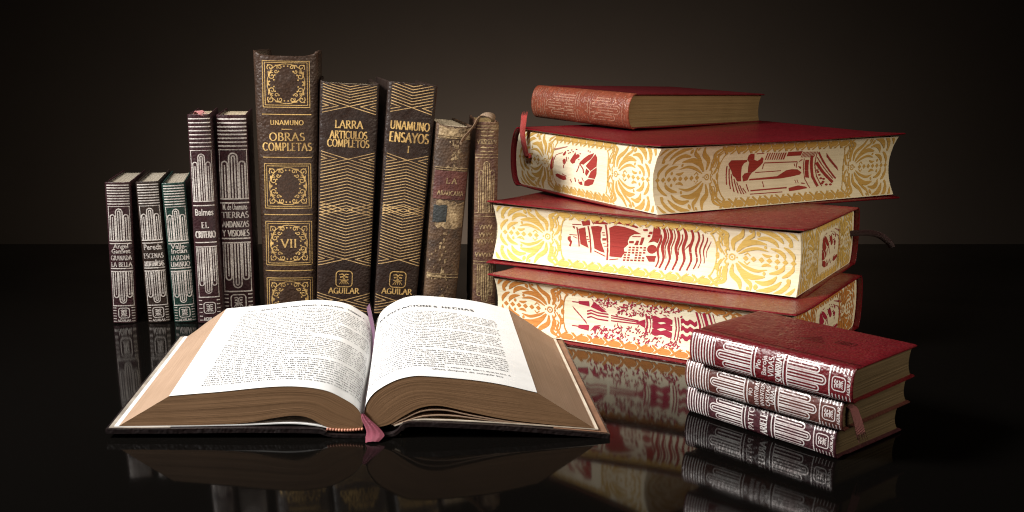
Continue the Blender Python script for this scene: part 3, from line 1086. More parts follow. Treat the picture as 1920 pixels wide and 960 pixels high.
def pic_portrait(a0, a1):
    """bearded old man in an oval, his head toward the left"""
    _, mk = trace(70, 580, 432, .2, 325, 325)
    po = [[(405, 390), (440, 350), (480, 315), (530, 295), (525, 330), (505, 365), (440, 420), (400, 405)],
          [(545, 305), (570, 345), (575, 390), (575, 440), (515, 490), (465, 435), (510, 370)],
          [(578, 450), (577, 520), (560, 575), (490, 560), (520, 495)], [(470, 460), (505, 490), (475, 545), (460, 520)],
          [(555, 580), (535, 630), (480, 650), (440, 645), (450, 600), (490, 575)],
          [(110, 320), (90, 380), (85, 450), (100, 520), (118, 535), (108, 450), (110, 380), (122, 330)],
          [(140, 525), (165, 515), (200, 530), (250, 545), (260, 580), (225, 590), (180, 570), (145, 545)],
          [(215, 300), (225, 285), (240, 262), (250, 280), (240, 310), (225, 320)],
          [(218, 370), (235, 348), (252, 360), (257, 400), (240, 418), (225, 402)],
          [(300, 370), (320, 330), (345, 280), (355, 310), (375, 300), (395, 320), (385, 345), (360, 365), (350, 400), (325, 410), (305, 390)],
          [(380, 612), (425, 600), (425, 640), (400, 637)]]
    st = [(12, [(400, 405), (440, 470), (446, 512)]), (9, [(400, 420), (385, 470), (370, 500)]), (9, [(140, 315), (120, 370), (114, 460)]), (8, [(140, 310), (180, 290), (216, 283)]),
          (10, [(232, 420), (234, 456)]), (9, [(256, 330), (266, 382)]), (9, [(215, 518), (262, 545)]), (10, [(300, 578), (312, 612)]), (12, [(350, 560), (356, 606)]), (8, [(388, 580), (392, 606)]), (8, [(425, 560), (440, 600)])]
    for x, y in ((265, 260), (277, 290), (292, 285), (350, 250), (302, 255), (320, 275), (470, 270), (490, 282), (395, 300), (390, 365), (280, 345)):
        po.append(arc(x, y, 9, 7, 0, 320, 7))
    for i in range(15):
        st.append((5, [(92 + 10.5 * i, 268 - 3.2 * i), (104 + 10.5 * i, 232 - 1.5 * i)]))
    return draw(po, st, mk(a0, a1))


# ================================================================== THE SETTING
def slab(name, x0, y0, z0, x1, y1, z1, mat, bev=.15):
    mb = MB()
    e = bev
    ring = lambda i, z: [(x0 + i, y0 + i, z), (x1 - i, y0 + i, z), (x1 - i, y1 - i, z), (x0 + i, y1 - i, z)]
    L = ring(e, z0) + ring(0, z0 + e) + ring(0, z1 - e) + ring(e * .3, z1 - e * .3) + ring(e, z1)
    F = [(3, 2, 1, 0), (16, 17, 18, 19)]
    for k in range(4):
        for i in range(4):
            j = (i + 1) % 4
            F.append((k * 4 + i, k * 4 + j, k * 4 + 4 + j, k * 4 + 4 + i))
    mb.add(L, F)
    o = mb.build(name, mat, None, 30)
    o['kind'] = 'structure'
    return o


slab('table', -160, -30, -3, 160, 113.5, 0, M['table'])
slab('backdrop', -320, 260, -90, 320, 263, 260, M['backdrop'])

ROW = 'books standing upright in the back row'
BIG = 'large red books with painted page edges'
LITTLE = 'little red books stacked at the front right'


def standing(bk, pos, label, mats, decor, pages='pages', cover=None, ribbon=None):
    t = thing('book', label, 'book', place(*pos, ST), ROW)
    bk.spine(t, mats, decor)
    cm = cover or mats[0]
    bk.board(-1, t, cm)
    bk.board(1, t, cm)
    bk.block(t, M[pages], seed=len(label))
    return t


# ------------------------------------------------------------------ the three smallest, far left
b = Book(10.75, 8.2, 1.72, 1.86, r=.32, n=2.3, bt=.16, sq=.22, conc=.25)
standing(b, (-29.39, 80.48, 0, 10.2, 0, .9), 'small maroon book lettered GRANADA LA BELLA in silver, at the far left of the row', [M['maroon'], M['silver']],
         [(crisol(10.75, 1.60, [('Angel', 's', .34, .462), ('Ganivet', 's', .34, .497), ('GRANADA', 'r', .36, .545), ('LA BELLA', 'r', .36, .592)]), 1)], 'pagespale')
b = Book(10.79, 7.9, 1.66, 1.72, r=.32, n=2.3, bt=.16, sq=.22, conc=.25)
standing(b, (-26.84, 80.71, 0, 10.9, 0, -1.2), 'small black brown book lettered ESCENAS MONTAÑESAS in silver, beside the green one', [M['black'], M['silver']],
         [(crisol(10.79, 1.52, [('Pereda', 's', .42, .475), ('ESCENAS', 'r', .38, .535), ('MONTAÑESAS', 'r', .40, .592)]), 1)], 'pagespale')
b = Book(10.69, 8.2, 1.66, 1.72, r=.32, n=2.3, bt=.16, sq=.22, conc=.25)
standing(b, (-24.86, 80.79, 0, 12.0, 0, -1.7), 'small dark green leather book lettered JARDIN UMBRIO in silver, the only green one', [M['green'], M['silver']],
         [(crisol(10.69, 1.50, [('Valle-', 's', .36, .465), ('Inclán', 's', .36, .497), ('JARDIN', 'r', .38, .547), ('UMBRIO', 'r', .38, .593)]), 1)], 'pagespale')
# ------------------------------------------------------------------ two middle sized ones
b = Book(15.74, 8.4, 1.92, 1.66, r=.38, n=2.3, bt=.18, sq=.25, conc=.28)
t = standing(b, (-22.91, 80.64, 0, 10.7, 0, -.2), 'narrow maroon book lettered EL CRITERIO in silver, frayed ribbon end on top', [M['maroon'], M['silver']],
             [(crisol(15.74, 1.56, [('Balmes', 's', .50, .475), ('EL', 'r', .46, .535), ('CRITERIO', 'r', .52, .582)]), 1)], 'pages')
strip('bookmark_ribbon', [(-.3, .9, 15.2), (-.2, .5, 15.75), (0, .15, 15.95), (.25, .0, 15.8)], .4, (1, .3, 0), M['ribbonpink'], t, .06, .35)
b = Book(15.57, 8.7, 2.45, 2.26, r=.42, n=2.4, bt=.18, sq=.25, conc=.28)
standing(b, (-21.24, 82.69, 0, 10.0, 0, .5), 'maroon book lettered TIERRAS ANDANZAS Y VISIONES in silver, beside the tallest volume', [M['maroon'], M['silver']],
         [(crisol(15.57, 2.16, [('M. de Unamuno', 's', .46, .462), ('TIERRAS', 'r', .48, .502), ('ANDANZAS', 'r', .48, .548), ('Y VISIONES', 'r', .50, .593)]), 1)], 'pages')

# ------------------------------------------------------------------ the tall gilt volume
H_ = 20.30
b = Book(H_, 13, 3.93, 4.84, r=.75, n=2.6, bt=.30, sq=.65, conc=.45, dip=.38)
V = lambda py: H_ - (py - 95) / 24.4
pw = 1.72
dec = []
for y0, y1 in ((197, 110), (384, 301), (492, 409), (600, 517)):
    dec += scroll_panel(-pw, V(y0), pw, V(y1))
for py in (210, 289, 396, 503):
    dec += line([(-pw - .1, V(py)), (pw + .1, V(py))], .07)
dec += roman('UNAMUNO', 0, V(229), .34, None, 1.3) + line([(-.4, V(237)), (.4, V(237))], .05)
dec += roman('OBRAS', 0, V(258), .58, None, 1.15) + roman('COMPLETAS', 0, V(276.5), .58, 3.6, 1.15)
dec += roman('VII', 0, V(458), .62, None, 1.2, .25)
standing(b, (-17.32, 83.01, 0, 8, 0, 1.2), 'tallest brown leather book lettered OBRAS COMPLETAS VII with gold scrollwork panels', [M['brown'], M['gold']], [(dec, 1)], 'pages', M['brown'])


# ------------------------------------------------------------------ the two chevron volumes
def chev_book(bk, h, t, py0, titles):
    V = lambda py: h - (py - py0) / 24.3
    d = chevrons(h, t, [('V', h - .05, V(py0 + 44)), ('D', V(py0 + 141), V(py0 + 329)), ('A', V(py0 + 408), .2)])
    em = emblem(0, V(py0 + 367), .62, .075) + roman('AGUILAR', 0, V(py0 + 395), .42, 2.3, 1.35, .16)
    for tx, py, hh, w in titles:
        em += roman(tx, 0, V(py0 + py), hh, w, 1.15, .16)
    return d, em


b = Book(18.02, 12, 4.08, 4.46, r=.45, n=3.4, bt=.26, sq=.5, conc=.4, dip=.14)
d, e = chev_book(b, 18.02, 4.15, 152, [('LARRA', 84, .56, 2.05), ('ARTICULOS', 103, .55, 2.75), ('COMPLETOS', 118.5, .55, 3.1)])
standing(b, (-13.22, 82.99, 0, 10, 0, 3.4), 'thick black brown book with gold chevron lines lettered ARTICULOS COMPLETOS', [M['black'], M['goldline'], M['gold']], [(d, 1), (e, 2)], 'pages', M['black'])
b = Book(17.96, 12, 3.22, 3.77, r=.42, n=3.2, bt=.24, sq=.5, conc=.4)
d, e = chev_book(b, 17.96, 3.4, 152, [('UNAMUNO', 85, .60, 2.95), ('ENSAYOS', 108, .70, 2.95), ('I', 127, .50, None)])
standing(b, (-9.18, 83.01, 0, 12, 0, 5.7), 'leaning black brown book with gold chevron lines lettered ENSAYOS I', [M['black'], M['goldline'], M['gold']], [(d, 1), (e, 2)], 'pages', M['black'])

# ------------------------------------------------------------------ the worn calf book
h = 14.88
b = Book(h, 9, 2.53, 2.80, r=.5, n=2.3, bt=.18, sq=.2, conc=.3, dip=.15)
V = lambda py: h - (py - 233) / 24.2
rnd = random.Random(9)


def ragged(x0, y0, x1, y1, n=9, j=.18):
    top = [(x, y1 + rnd.uniform(-j, j)) for x in lin(x0, x1, n)]
    bot = [(x, y0 + rnd.uniform(-j, j)) for x in lin(x1, x0, n)]
    return [[top[i], top[i + 1], bot[n - 2 - i], bot[n - 1 - i]] for i in range(n - 1)]


lab = rect(-1.24, V(372), 1.24, V(319), 8, 2)
tan = ragged(-1.2, V(258), 1.2, h - .05) + ragged(-.95, V(425), 1.2, V(376))
tan += [arc(-.35, V(455), .12, .1, 0, 330, 9)] + ragged(-1.2, V(521), -.1, V(512), 7, .08)
for i in range(60):
    yy = rnd.choice((rnd.uniform(262, 318), rnd.uniform(430, 560), rnd.uniform(262, 318)))
    tan += [arc(rnd.gauss(.2 if yy < 350 else -.05, .22), V(yy), rnd.uniform(.04, .13), rnd.uniform(.05, .2), 0, 320, 7)]
tan += [arc(rnd.uniform(-1.1, 1.1), V(rnd.uniform(430, 560)), rnd.uniform(.03, .09), rnd.uniform(.03, .14), 0, 320, 7) for i in range(22)]
blue = ragged(-1.12, V(415), -.1, V(383), 6, .08)
hole = [arc(-.7, V(394), .26, .20, 0, 340, 11)]
gl = []
for py in (254, 258, 313, 317, 513, 519):
    gl += line([(-1.22, V(py)), (1.22, V(py))], .06)
gl += roman('LA', .05, V(342), .40, .85, 1.2, .5) + roman('ARAUCANA', .05, V(364), .34, 1.95, 1.2, .2)
standing(b, (-5.71, 83.0, 0, 12, 0, 5.5), 'worn mottled brown antique book with red spine label lettered LA ARAUCANA', [M['old'], M['oldred'], M['oldtan'], M['oldblue'], M['thinline']],
         [(tan, 2), (xf(lab, lambda x, y: (x, y)), 1), (blue, 3), (gl, 4)], 'pages', M['old'])

# ------------------------------------------------------------------ the thin rubbed book with a ribbon
h = 15.01
b = Book(h, 8, 1.80, 1.76, r=.36, n=2.3, bt=.16, sq=.2, conc=.25)
Y = lambda f: h * (1 - f)
d = []
for f in (.02, .035, .165, .18, .462, .48, .715, .73, .94, .955):
    d += line([(-.86, Y(f)), (.86, Y(f))], .055)
d += hands(-.62, .62, Y(.46), Y(.20), .075) + hands(-.62, .62, Y(.93), Y(.735), .075, up=False)
for f, n in ((.10, 6), (.535, 4), (.575, 4), (.61, 5), (.68, 6)):
    for k in range(n):
        x = (k - (n - 1) / 2) * .26
        d += line([(x - .1, Y(f) + .16), (x, Y(f) - .16), (x + .1, Y(f) + .16)], .06) + disc(x, Y(f) - .02, .05, n=7)
for f in lin(.05, .15, 6):
    d += petal(-.5, Y(f), 20, .5, .12, -40) + petal(.5, Y(f), 160, .5, .12, 40)
t = standing(b, (-2.20, 83.07, 0, 6, 0, 1.3), 'thin rubbed red brown book with dull gold bands, standing next to the big red stack', [M['thin'], M['thinline']], [(d, 1)], 'pagesdim', M['thin'])
strip('bookmark_ribbon', [(.35, 1.1, 14.5), (.5, .6, 15.25), (.1, .35, 15.5), (-.5, .15, 15.4), (-1.0, -.1, 14.7), (-1.6, -.25, 14.0), (-1.95, -.3, 13.5)], .62, (.55, .9, .3), M['ribbontan'], t, .05, .25)

# ------------------------------------------------------------------ the three large red books
def lipwarp(bk, amp, seed):
    """soft covers: they bow a little and lift at the fore edge corners"""
    def f(y, z):
        u, v = y / bk.w, z / bk.h
        return amp * (max(0, u - .75) / .25) ** 2 * (.35 + .65 * (2 * v - 1) ** 2) - .5 * amp * math.exp(-((u - .55) / .3) ** 2) * (1 - (2 * v - 1) ** 2)
    return f


def big(bk, pos, label, paint, red, pic, ends, end_top, endpic, lip=.22, cover='red', pc=(.30, .70)):
    t = thing('book', label, 'book', pos, BIG)
    bk.spine(t, [M[cover]])
    bk.board(-1, t, M[cover], warp=lipwarp(bk, lip, 1))
    bk.board(1, t, M[cover], warp=lipwarp(bk, lip, 2))
    hb = bk.t0 / 2 - bk.bt
    L = bk.h - 2 * bk.sq
    z0 = bk.sq
    A0, A1 = z0 + L * pc[0], z0 + L * pc[1]
    c0, c1 = z0 + L * ends[0], z0 + L * ends[1]
    orn = floral_end(c0, -1, c0 - z0 - .25, hb, 3) + floral_end(c1, 1, z0 + L - c1 - .25, hb, 8) + lattice(c0 + 1.1, c1 - 1.1, hb)
    orn = [p for p in orn]
    lo, hi = z0 + .06, z0 + L - .06
    orn = slices(orn, 0, lo, hi, 60)
    pict = slices(xf(pic(A0, A1), lambda a, b_: (a, b_)), 0, lo, hi, 60)
    # short face: the same design squeezed onto the head or tail
    Wd = bk.w - bk.sq - .3
    e0, e1 = Wd * .24, Wd * .76
    eorn = floral_end(e0, -1, e0 - .5, hb, 5) + floral_end(e1, 1, Wd - e1 - .3, hb, 6) + lattice(e0 + 1.0, e1 - 1.0, hb, .27, 1.1)
    eorn = slices(xf(eorn, lambda a, b_: (a / Wd, b_)), 0, .01, .99, 60)
    epic = slices(xf(endpic(Wd * .27, Wd * .63), lambda a, b_: (a / Wd, b_)), 0, .01, .99, 60)
    bk.block(t, [M['cream'], M[paint], M[red]], [(orn, 1), (pict, 2)], [(eorn, 1), (epic, 2)], end_top, seed=7)
    # headbands at both ends of the spine
    return t


b3 = Book(23.04, 15.5, 4.10, 4.10, r=.8, n=2.2, bt=.15, sq=.38, conc=.5, taper=-.01)
big(b3, place(6.43, 91.30, 2.07, -32.2, 0, 0, FOV), 'big red book with orange edge ornament and a fountain picture, bottom of the large stack', 'ochre3', 'crimson', pic_fountain, (.20, .86), True, pic_portrait, .20, pc=(.27, .74))
b2 = Book(24.4, 15.6, 4.42, 4.55, r=.8, n=2.2, bt=.15, sq=.38, conc=.55, taper=-.02)
t = big(b2, place(5.88, 96.16, 6.36, -30.3, -1.0, .5, FOV), 'big red book with a sailing ship on its edge, middle of the large stack', 'ochre2', 'redpaint', pic_ship, (.19, .80), True, pic_portrait, .20, pc=(.26, .735))
strip('bookmark_ribbon', [(.2, 1.3, 23.6), (.3, .9, 24.4), (.35, .4, 25.2), (.15, -.1, 26.0), (-.35, -.5, 26.6), (-.8, -.7, 26.9)], .55, (.9, .4, .1), M['ribbondark'], t, .03)
b1 = Book(27.0, 18.6, 4.95, 5.1, r=1.05, n=2.1, bt=.15, sq=.40, conc=.75, taper=-.02)
t = big(b1, place(.10, 92.19, 11.5, 33.6, 1.0, 1.0, FOV), 'big red book with a bearded portrait painted on its end, top of the three', 'ochre1', 'redpaint', pic_rider, (.20, .82), False, pic_portrait, .18, 'red', pc=(.27, .76))
strip('bookmark_ribbon', [(.3, 2.1, .35), (.15, 1.95, .1), (1.1, 1.75, -.12), (2.1, 1.6, -.2), (2.9, 1.7, -.2), (3.5, 1.55, -.05)], .48, (0, 1, .35), M['ribbonred'], t, .03, .4)

# ------------------------------------------------------------------ the faded book on top
b0 = Book(10.98, 19.9, 2.95, 2.85, r=.95, n=2.1, bt=.15, sq=.25, conc=.3, taper=.10)
h = 10.98
Y = lambda f: h * (1 - f)
d = []
for f in lin(.02, .13, 5):
    d += line([(-1.25, Y(f)), (1.25, Y(f))], .05)
d += hands(-.95, .95, Y(.46), Y(.17), .085) + hands(-.95, .95, Y(.92), Y(.64), .085, up=False)
for f in (.15, .475, .50, .60, .625, .94, .97):
    d += line([(-1.25, Y(f)), (1.25, Y(f))], .055)
rnd2 = random.Random(12)
for i in range(150):
    d += petal(rnd2.uniform(-1.2, 1.2), rnd2.uniform(.4, h - .4), rnd2.uniform(0, 360), .22, .06, rnd2.uniform(-60, 60), 3)
d = [p for p in d if rnd2.random() < .8]
t = thing('book', 'faded red brown leather book with browned pages lying on top of the large stack', 'book', place(9.72, 89.84, 15.35, -44.9, -1.6, 2.2, SPV))
b0.spine(t, [M['rust'], M['pink']], [(d, 1)])
b0.board(-1, t, M['wine'])
b0.board(1, t, M['wine'])
b0.block(t, M['pagesdim'], seed=4)


# ------------------------------------------------------------------ the little stack
def little(bk, pos, label, mats, title, cover=(), pages='pages', t=1.7):
    o = thing('book', label, 'book', place(*pos, SPV), LITTLE)
    bk.spine(o, mats, [(crisol(bk.h, t, title, t * .044), 1)])
    bk.board(-1, o, mats[0])
    bk.board(1, o, mats, cover)
    bk.block(o, M[pages], seed=11)
    return o


bm = dict(r=.42, n=2.1, bt=.15, sq=.2, conc=.28, taper=.03)
b = Book(9.84, 6.4, 1.72, **bm)
little(b, (16.53, 52.76, .87, -49.1, 0, 0), 'little plum book with bright silver tooling at the bottom of the small stack', [M['plum'], M['silverbright']],
       [('PATTO', 'r', .36, .485), ('ARIELES', 'r', .46, .575)], pages='pagesdark', t=1.5)
b = Book(9.95, 6.8, 1.72, **bm)
t = little(b, (16.54, 51.94, 2.64, -47.7, -.2, 0), 'little brown book with silver tooling and pink ribbon, middle of the small stack', [M['brownred'], M['silverbright']],
           [('PIO', 'r', .24, .462), ('AVENTURAS', 'r', .26, .500), ('INVENTOS', 'r', .24, .535), ('CARTAS', 'r', .26, .572), ('LARRA', 'r', .22, .598)], pages='pagesdark', t=1.5)
strip('bookmark_ribbon', [(.35, .75, .5), (.3, .7, -.05), (-.1, .75, -.25), (-.6, .9, -.35), (-1.05, 1.1, -.35)], .40, (.1, .8, -.5), M['ribbonpink'], t, .06, .75)
b = Book(9.77, 6.6, 1.86, **bm)
cov = []
for k in range(8):
    cov += line([(2.9 + k * .16, 3.3 + k * .12), (2.9 + k * .16, 5.0 - k * .1)], .035)
cov += frame(3.5, 2.1, 4.1, 3.1, .035) + line([(3.6, 2.3), (4.0, 2.9)], .04) + line([(3.6, 2.9), (4.0, 2.3)], .04) + line(arc(3.8, 2.6, .2, .3, 0, 350, 12), .035)
cov += line([(.75, .1), (.75, 9.6)], .03)
little(b, (16.68, 51.08, 4.45, -45.7, -.4, .6), 'little wine red book lettered VIDAS SOMBRIAS on top of the small stack', [M['wine'], M['silverbright'], M['deboss']],
       [('Pío', 's', .30, .467), ('Baroja', 's', .30, .502), ('VIDAS', 'r', .34, .546), ('SOMBRIAS', 'r', .38, .594)], [(cov, 2)], pages='pagesdark', t=1.62)

# ------------------------------------------------------------------ the open book
D = 18.3
OX, OY = -7.95, 56.2
SH = -.087


def W3(x, z, y, lift=1.0):
    return (x + SH * y, y, z * lift)


ob = thing('open_book', 'open book lying flat with white printed pages and a rose ribbon on black table', 'book', Matrix.Translation((OX * CM, OY * CM, 0)))


def prof(pts, n=60):
    """resample a profile (x, z) evenly by arc length"""
    C = np.array(catmull(pts, 10))
    s = np.concatenate([[0], np.cumsum(np.hypot(*np.diff(C, axis=0).T))])
    q = np.linspace(0, s[-1], n)
    return np.stack([np.interp(q, s, C[:, 0]), np.interp(q, s, C[:, 1])], 1), s[-1]


LT = [(-.10, .75), (-.22, 1.3), (-.55, 1.75), (-1.1, 2.12), (-1.97, 2.55), (-3.24, 2.78), (-4.7, 2.80), (-7.6, 2.52), (-10.5, 2.27)]
LB = [(-.15, .40), (-.8, .36), (-1.5, .40), (-2.2, .60), (-2.95, 1.02), (-3.7, 1.18), (-4.7, 1.08), (-6.6, .76), (-9.5, .62), (-13.35, .56)]
RT = [(.0, .75), (.04, 1.4), (.16, 1.9), (.64, 2.52), (1.6, 3.10), (2.55, 3.36), (3.5, 3.37), (5.4, 3.22), (7.4, 2.92), (9.3, 2.47)]
RB = [(.10, .50), (.8, .55), (1.4, .72), (2.1, 1.16), (3.0, 1.62), (4.0, 1.74), (5.4, 1.45), (7.4, 1.02), (9.3, .76), (12.4, .46)]
NS = 110
lt, Ll = prof(LT, NS)
lb, _ = prof(LB, NS)
rt, Lr = prof(RT, NS)
rb, _ = prof(RB, NS)
LIFT = {-1: .13, 1: .03}


def surf(T_, B_, k, i):
    """k 0 top .. 1 bottom"""
    kk = k
    return T_[i] * (1 - kk) + B_[i] * kk


def ylift(side, y):
    return 1 + LIFT[side] * y / D


def openblock(side, T_, B_):
    mb = MB()
    ks = lin(0, 1, 28)
    rnd = random.Random(5 + side)
    J = [rnd.uniform(-.005, .005) for _ in ks]
    I = list(range(NS))
    ys = lin(0, D, 9)
    fl = side > 0

    def P(i, k, y):
        x, z = surf(T_, B_, k, int(i))
        kk = int(round(k * 27))
        ex = J[kk] * (1 if int(i) == NS - 1 else 0) * 1.5
        return W3(x + side * ex, z, y + (J[kk] if y < .01 else 0), ylift(side, y) if k < .5 else 1 + (ylift(side, y) - 1) * (2 - 2 * k))
    uvn = lambda i, k: (k, i / NS * 1.4)
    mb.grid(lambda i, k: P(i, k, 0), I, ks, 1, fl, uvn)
    mb.grid(lambda i, k: P(i, k, D), I, ks, 0, not fl, uvn)
    mb.grid(lambda y, k: P(NS - 1, k, y), ys, ks, 0, fl, lambda y, k: (k, y / D * 1.5))
    mb.grid(lambda y, k: P(0, k, y), ys, ks, 0, not fl, lambda y, k: (k, y / D))
    mb.grid(lambda y, i: P(i, 0, y), ys, I, 0, not fl)
    mb.grid(lambda y, i: P(i, 1, y), ys, I, 0, fl)
    return mb.build('page_block', [M['openedge'], M['opentailshade']], ob, 50)


blk = {-1: openblock(-1, lt, lb), 1: openblock(1, rt, rb)}


def on_page(side):
    T_, L_ = (lt, Ll) if side < 0 else (rt, Lr)

    def f(a, b_, out=.03):
        """a: distance from the outer edge inward for the left page / from the gutter outward for the right; b_: up the page"""
        s = (L_ - a) / L_ if side < 0 else a / L_
        q = max(0, min(NS - 1.001, s * (NS - 1)))
        i = int(q)
        x, z = T_[i] + (T_[i + 1] - T_[i]) * (q - i)
        tx, tz = T_[i + 1] - T_[i]
        d = math.hypot(tx, tz)
        nx, nz = (-tz / d, tx / d) if side > 0 else (tz / d, -tx / d)
        wv = .006 * (1 + math.sin(b_ * .9 + a * .5)) * math.sin(min(1, a / 3) * 1.57) + .006 * (1 + math.sin(a * 1.7 - b_ * .35))
        return W3(x + nx * (out + wv), z + nz * (out + wv), b_, ylift(side, b_))
    return f


def text_rows(x0, x1, y0, y1, rows, rnd, short=()):
    P = []
    dy = (y1 - y0) / (rows - 1)
    for r_ in range(rows):
        y = y1 - r_ * dy
        x = x0 + (.45 if r_ in short else 0)
        end = x1 - (rnd.uniform(2, 5) if (r_ + 1) in short else 0)
        while x < end:
            for c in range(rnd.choice((1, 2, 2, 3, 4, 5, 6, 7, 8, 9))):
                if x > end:
                    break
                w = .092
                hgt = .145 if rnd.random() > .28 else .215
                st = rnd.randrange(5)
                t_ = .037
                if st != 3:
                    P.append([(x, y), (x + t_, y), (x + t_, y + hgt), (x, y + hgt)])
                if st in (0, 1, 3):
                    P.append([(x + w - t_, y), (x + w, y), (x + w, y + .14), (x + w - t_, y + .14)])
                if st in (1, 2, 3):
                    P.append([(x, y + .115), (x + w, y + .115), (x + w, y + .145), (x, y + .145)])
                if st in (2, 4):
                    P.append([(x, y), (x + w, y), (x + w, y + .03), (x, y + .03)])
                x += .128
            x += .10
    return P


def page(side):
    mb = MB()
    f = on_page(side)
    L_ = Ll if side < 0 else Lr
    aa = lin(0.02, L_ - .01, 140)
    mb.grid(lambda a, y: f(a, y, .012), aa, lin(-.02, D + .02, 46), 0, flip=False)
    rnd = random.Random(31 + side)
    ink = []
    if side < 0:
        ink += text_rows(1.55, L_ - .75, 1.15, 15.9, 40, rnd, (9, 17, 18, 29))
        ink += roman('MIGUEL DE UNAMUNO.-ENSAYOS.-TOMO I', 6.3, 16.75, .26, 7.2, 1.6, .3)
        ink += script('942', 1.75, 16.75, .26, None, .01, 'LEFT')
    else:
        ink += text_rows(.75, L_ - 1.35, 1.75, 13.9, 33, rnd, (1, 7, 12, 19, 24, 32))
        ink += script('«Para después de cumplir los', L_ / 2 + 1.7, 1.20, .24, 6.3, .012)
        ink += roman('REPUTACIONES HECHAS', L_ / 2 - .55, 15.2, .42, 6.6, 1.7, .3)
    # cut the lettering finely enough to follow the curve
    ink = slices(ink, 0, .1, L_ - .1, .16)
    mb.polys(ink, lambda a, b_: f(a, b_, .034), 1)
    return mb.build('printed_page', [M['paper'], M['ink']], blk[side], 60)


page(-1)
page(1)


def sheet(name, pts, mat, th=.05, y0=0.0, y1=D, parent=ob, n=40):
    c, _ = prof(pts, n)
    mb = MB()
    nrm = []
    for i in range(n):
        t_ = c[min(n - 1, i + 1)] - c[max(0, i - 1)]
        t_ = t_ / np.hypot(*t_)
        nrm.append((-t_[1], t_[0]))

    def f(i, k, y):
        i = int(i)
        return W3(c[i][0] + nrm[i][0] * th * k, c[i][1] + nrm[i][1] * th * k, y)
    ys = lin(y0, y1, 7)
    I = list(range(n))
    mb.grid(lambda i, y: f(i, .5, y), I, ys)
    mb.grid(lambda i, y: f(i, -.5, y), I, ys, flip=True)
    mb.grid(lambda i, k: f(i, k, y0), I, [-.5, 0, .5], flip=True)
    mb.grid(lambda i, k: f(i, k, y1), I, [-.5, 0, .5])
    mb.grid(lambda y, k: f(0, k, y), ys, [-.5, 0, .5])
    mb.grid(lambda y, k: f(n - 1, k, y), ys, [-.5, 0, .5], flip=True)
    return mb.build(name, mat, parent, 50)


# loose leaves sagging between block and boards, then the endpapers
sheet('loose_leaf', [(1.45, .66), (2.2, 1.02), (3.1, 1.42), (4.3, 1.48), (6, 1.13), (8.5, .74), (12.45, .42)], M['openedge'], .05, .02)
sheet('loose_leaf', [(1.55, .62), (2.2, .86), (3.2, 1.14), (4.6, 1.17), (6.2, .98), (8.6, .68), (12.5, .385)], M['openedge'], .05, .01)
sheet('endpaper', [(1.6, .60), (2.6, .92), (4, .93), (7.5, .76), (12.62, .40)], M['endpaper'], .06, .0)
sheet('endpaper', [(-1.7, .38), (-2.4, .58), (-4, .74), (-6.5, .66), (-9.5, .60), (-13.55, .55)], M['paper'], .06, .0)
sheet('pastedown', [(-13.82, .525), (-13.0, .525), (-10.5, .545)], M['greypaper'], .03, -.1, D + .1, n=12)
sheet('pastedown', [(10.2, .505), (12.0, .35), (13.1, .248)], M['brownpaper'], .03, -.1, D + .1, n=12)
# leather boards
sheet('cover', [(1.95, .50), (2.25, .74), (3.2, .78), (7.4, .58), (10.2, .36), (13.2, .10)], M['nearblack'], .26, -.3, D + .3)
sheet('cover', [(-13.95, .38), (-10.5, .40), (-6.5, .44), (-2.7, .40), (-2.1, .26)], M['nearblack'], .26, -.3, D + .3)
sheet('spine', [(-2.15, .24), (-1.8, .14), (-1, .10), (0, .09), (1.0, .11), (1.6, .22), (1.95, .52)], M['nearblack'], .16, -.3, D + .3)

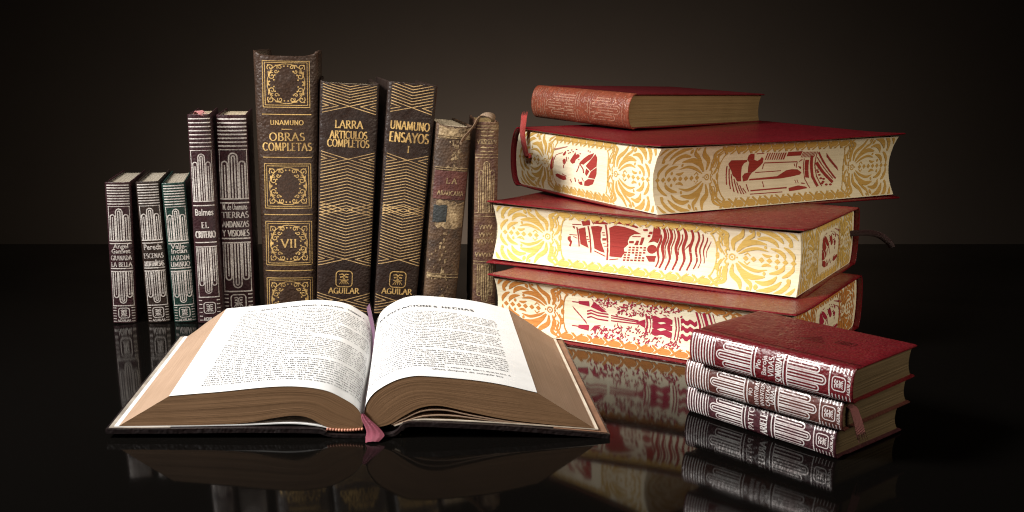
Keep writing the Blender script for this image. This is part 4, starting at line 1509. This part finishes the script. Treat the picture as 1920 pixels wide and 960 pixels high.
# stitched headband: a row of little silk beads under the left pages
mb = MB()
for k in range(13):
    cx, cz = -2.0 + k * .155, .42 - .06 * math.sin(k / 12 * 3.1)
    vs, fs = [], []
    for i in range(6):
        for j in range(8):
            th, ph = math.pi * i / 5, 2 * math.pi * j / 8
            vs.append((cx + .085 * math.sin(th) * math.cos(ph), -.02 + .10 * math.sin(th) * math.sin(ph), cz + .09 * math.cos(th)))
    for i in range(5):
        for j in range(8):
            fs.append((i * 8 + j, i * 8 + (j + 1) % 8, (i + 1) * 8 + (j + 1) % 8, (i + 1) * 8 + j))
    mb.add(vs, fs)
mb.build('headband', M['bead'], ob, 80)

# bookmark: mauve band down the gutter and a broad rose tassel over the tail of the spine
strip('bookmark_ribbon', [W3(-.55, 2.75, D + .2), W3(-.35, 2.3, D - 1.0), W3(-.10, 1.75, D - 3), W3(-.04, 1.3, D - 6), W3(-.04, 1.0, D - 8)], .42, (.5, 0, .9), M['ribbonmauve'], ob, .03)
strip('bookmark_ribbon', [W3(-.04, .95, 11), W3(-.04, 1.25, 6), W3(-.04, 1.42, 2.5), W3(-.03, 1.40, .3), W3(-.02, 1.25, -.12)], .30, (.1, 0, 1), M['ribbondark'], ob, .03)
P = [(-.08, -.10, 1.30), (.12, -.24, 1.0), (.45, -.40, .62), (.62, -.62, .30), (.50, -1.05, .06)]
C = [Vector(p) for p in catmull(P, 8)]
mb = MB()
n = len(C)
ws = lin(.10, .62, n)


def tf(i, k):
    i = int(i)
    w_ = ws[i] * (1 if i < n - 8 else 1 - .45 * (i - n + 8) / 7)
    j = .5 * k
    return (C[i].x + k * w_, C[i].y - .05 * (1 - k * k) + .03 * math.sin(k * 9), C[i].z + k * w_ * .05 + .06 * (1 - k * k))


mb.grid(tf, list(range(n)), lin(-1, 1, 11), 0, True)
mb.grid(lambda i, k: (lambda p: (p[0], p[1] + .06, p[2] - .04))(tf(i, k)), list(range(n)), lin(-1, 1, 11), 0)
edge = [(i, -1) for i in range(n)] + [(n - 1, k) for k in lin(-1, 1, 11)[1:]] + [(i, 1) for i in range(n - 2, -1, -1)]
mb.grid(lambda i, s_: (lambda p: (p[0], p[1] + .06 * s_, p[2] - .04 * s_))(tf(*edge[int(i)])), list(range(len(edge))), [0, 1], 0)
mb.build('ribbon_tassel', M['ribbonrose'], ob, 60)
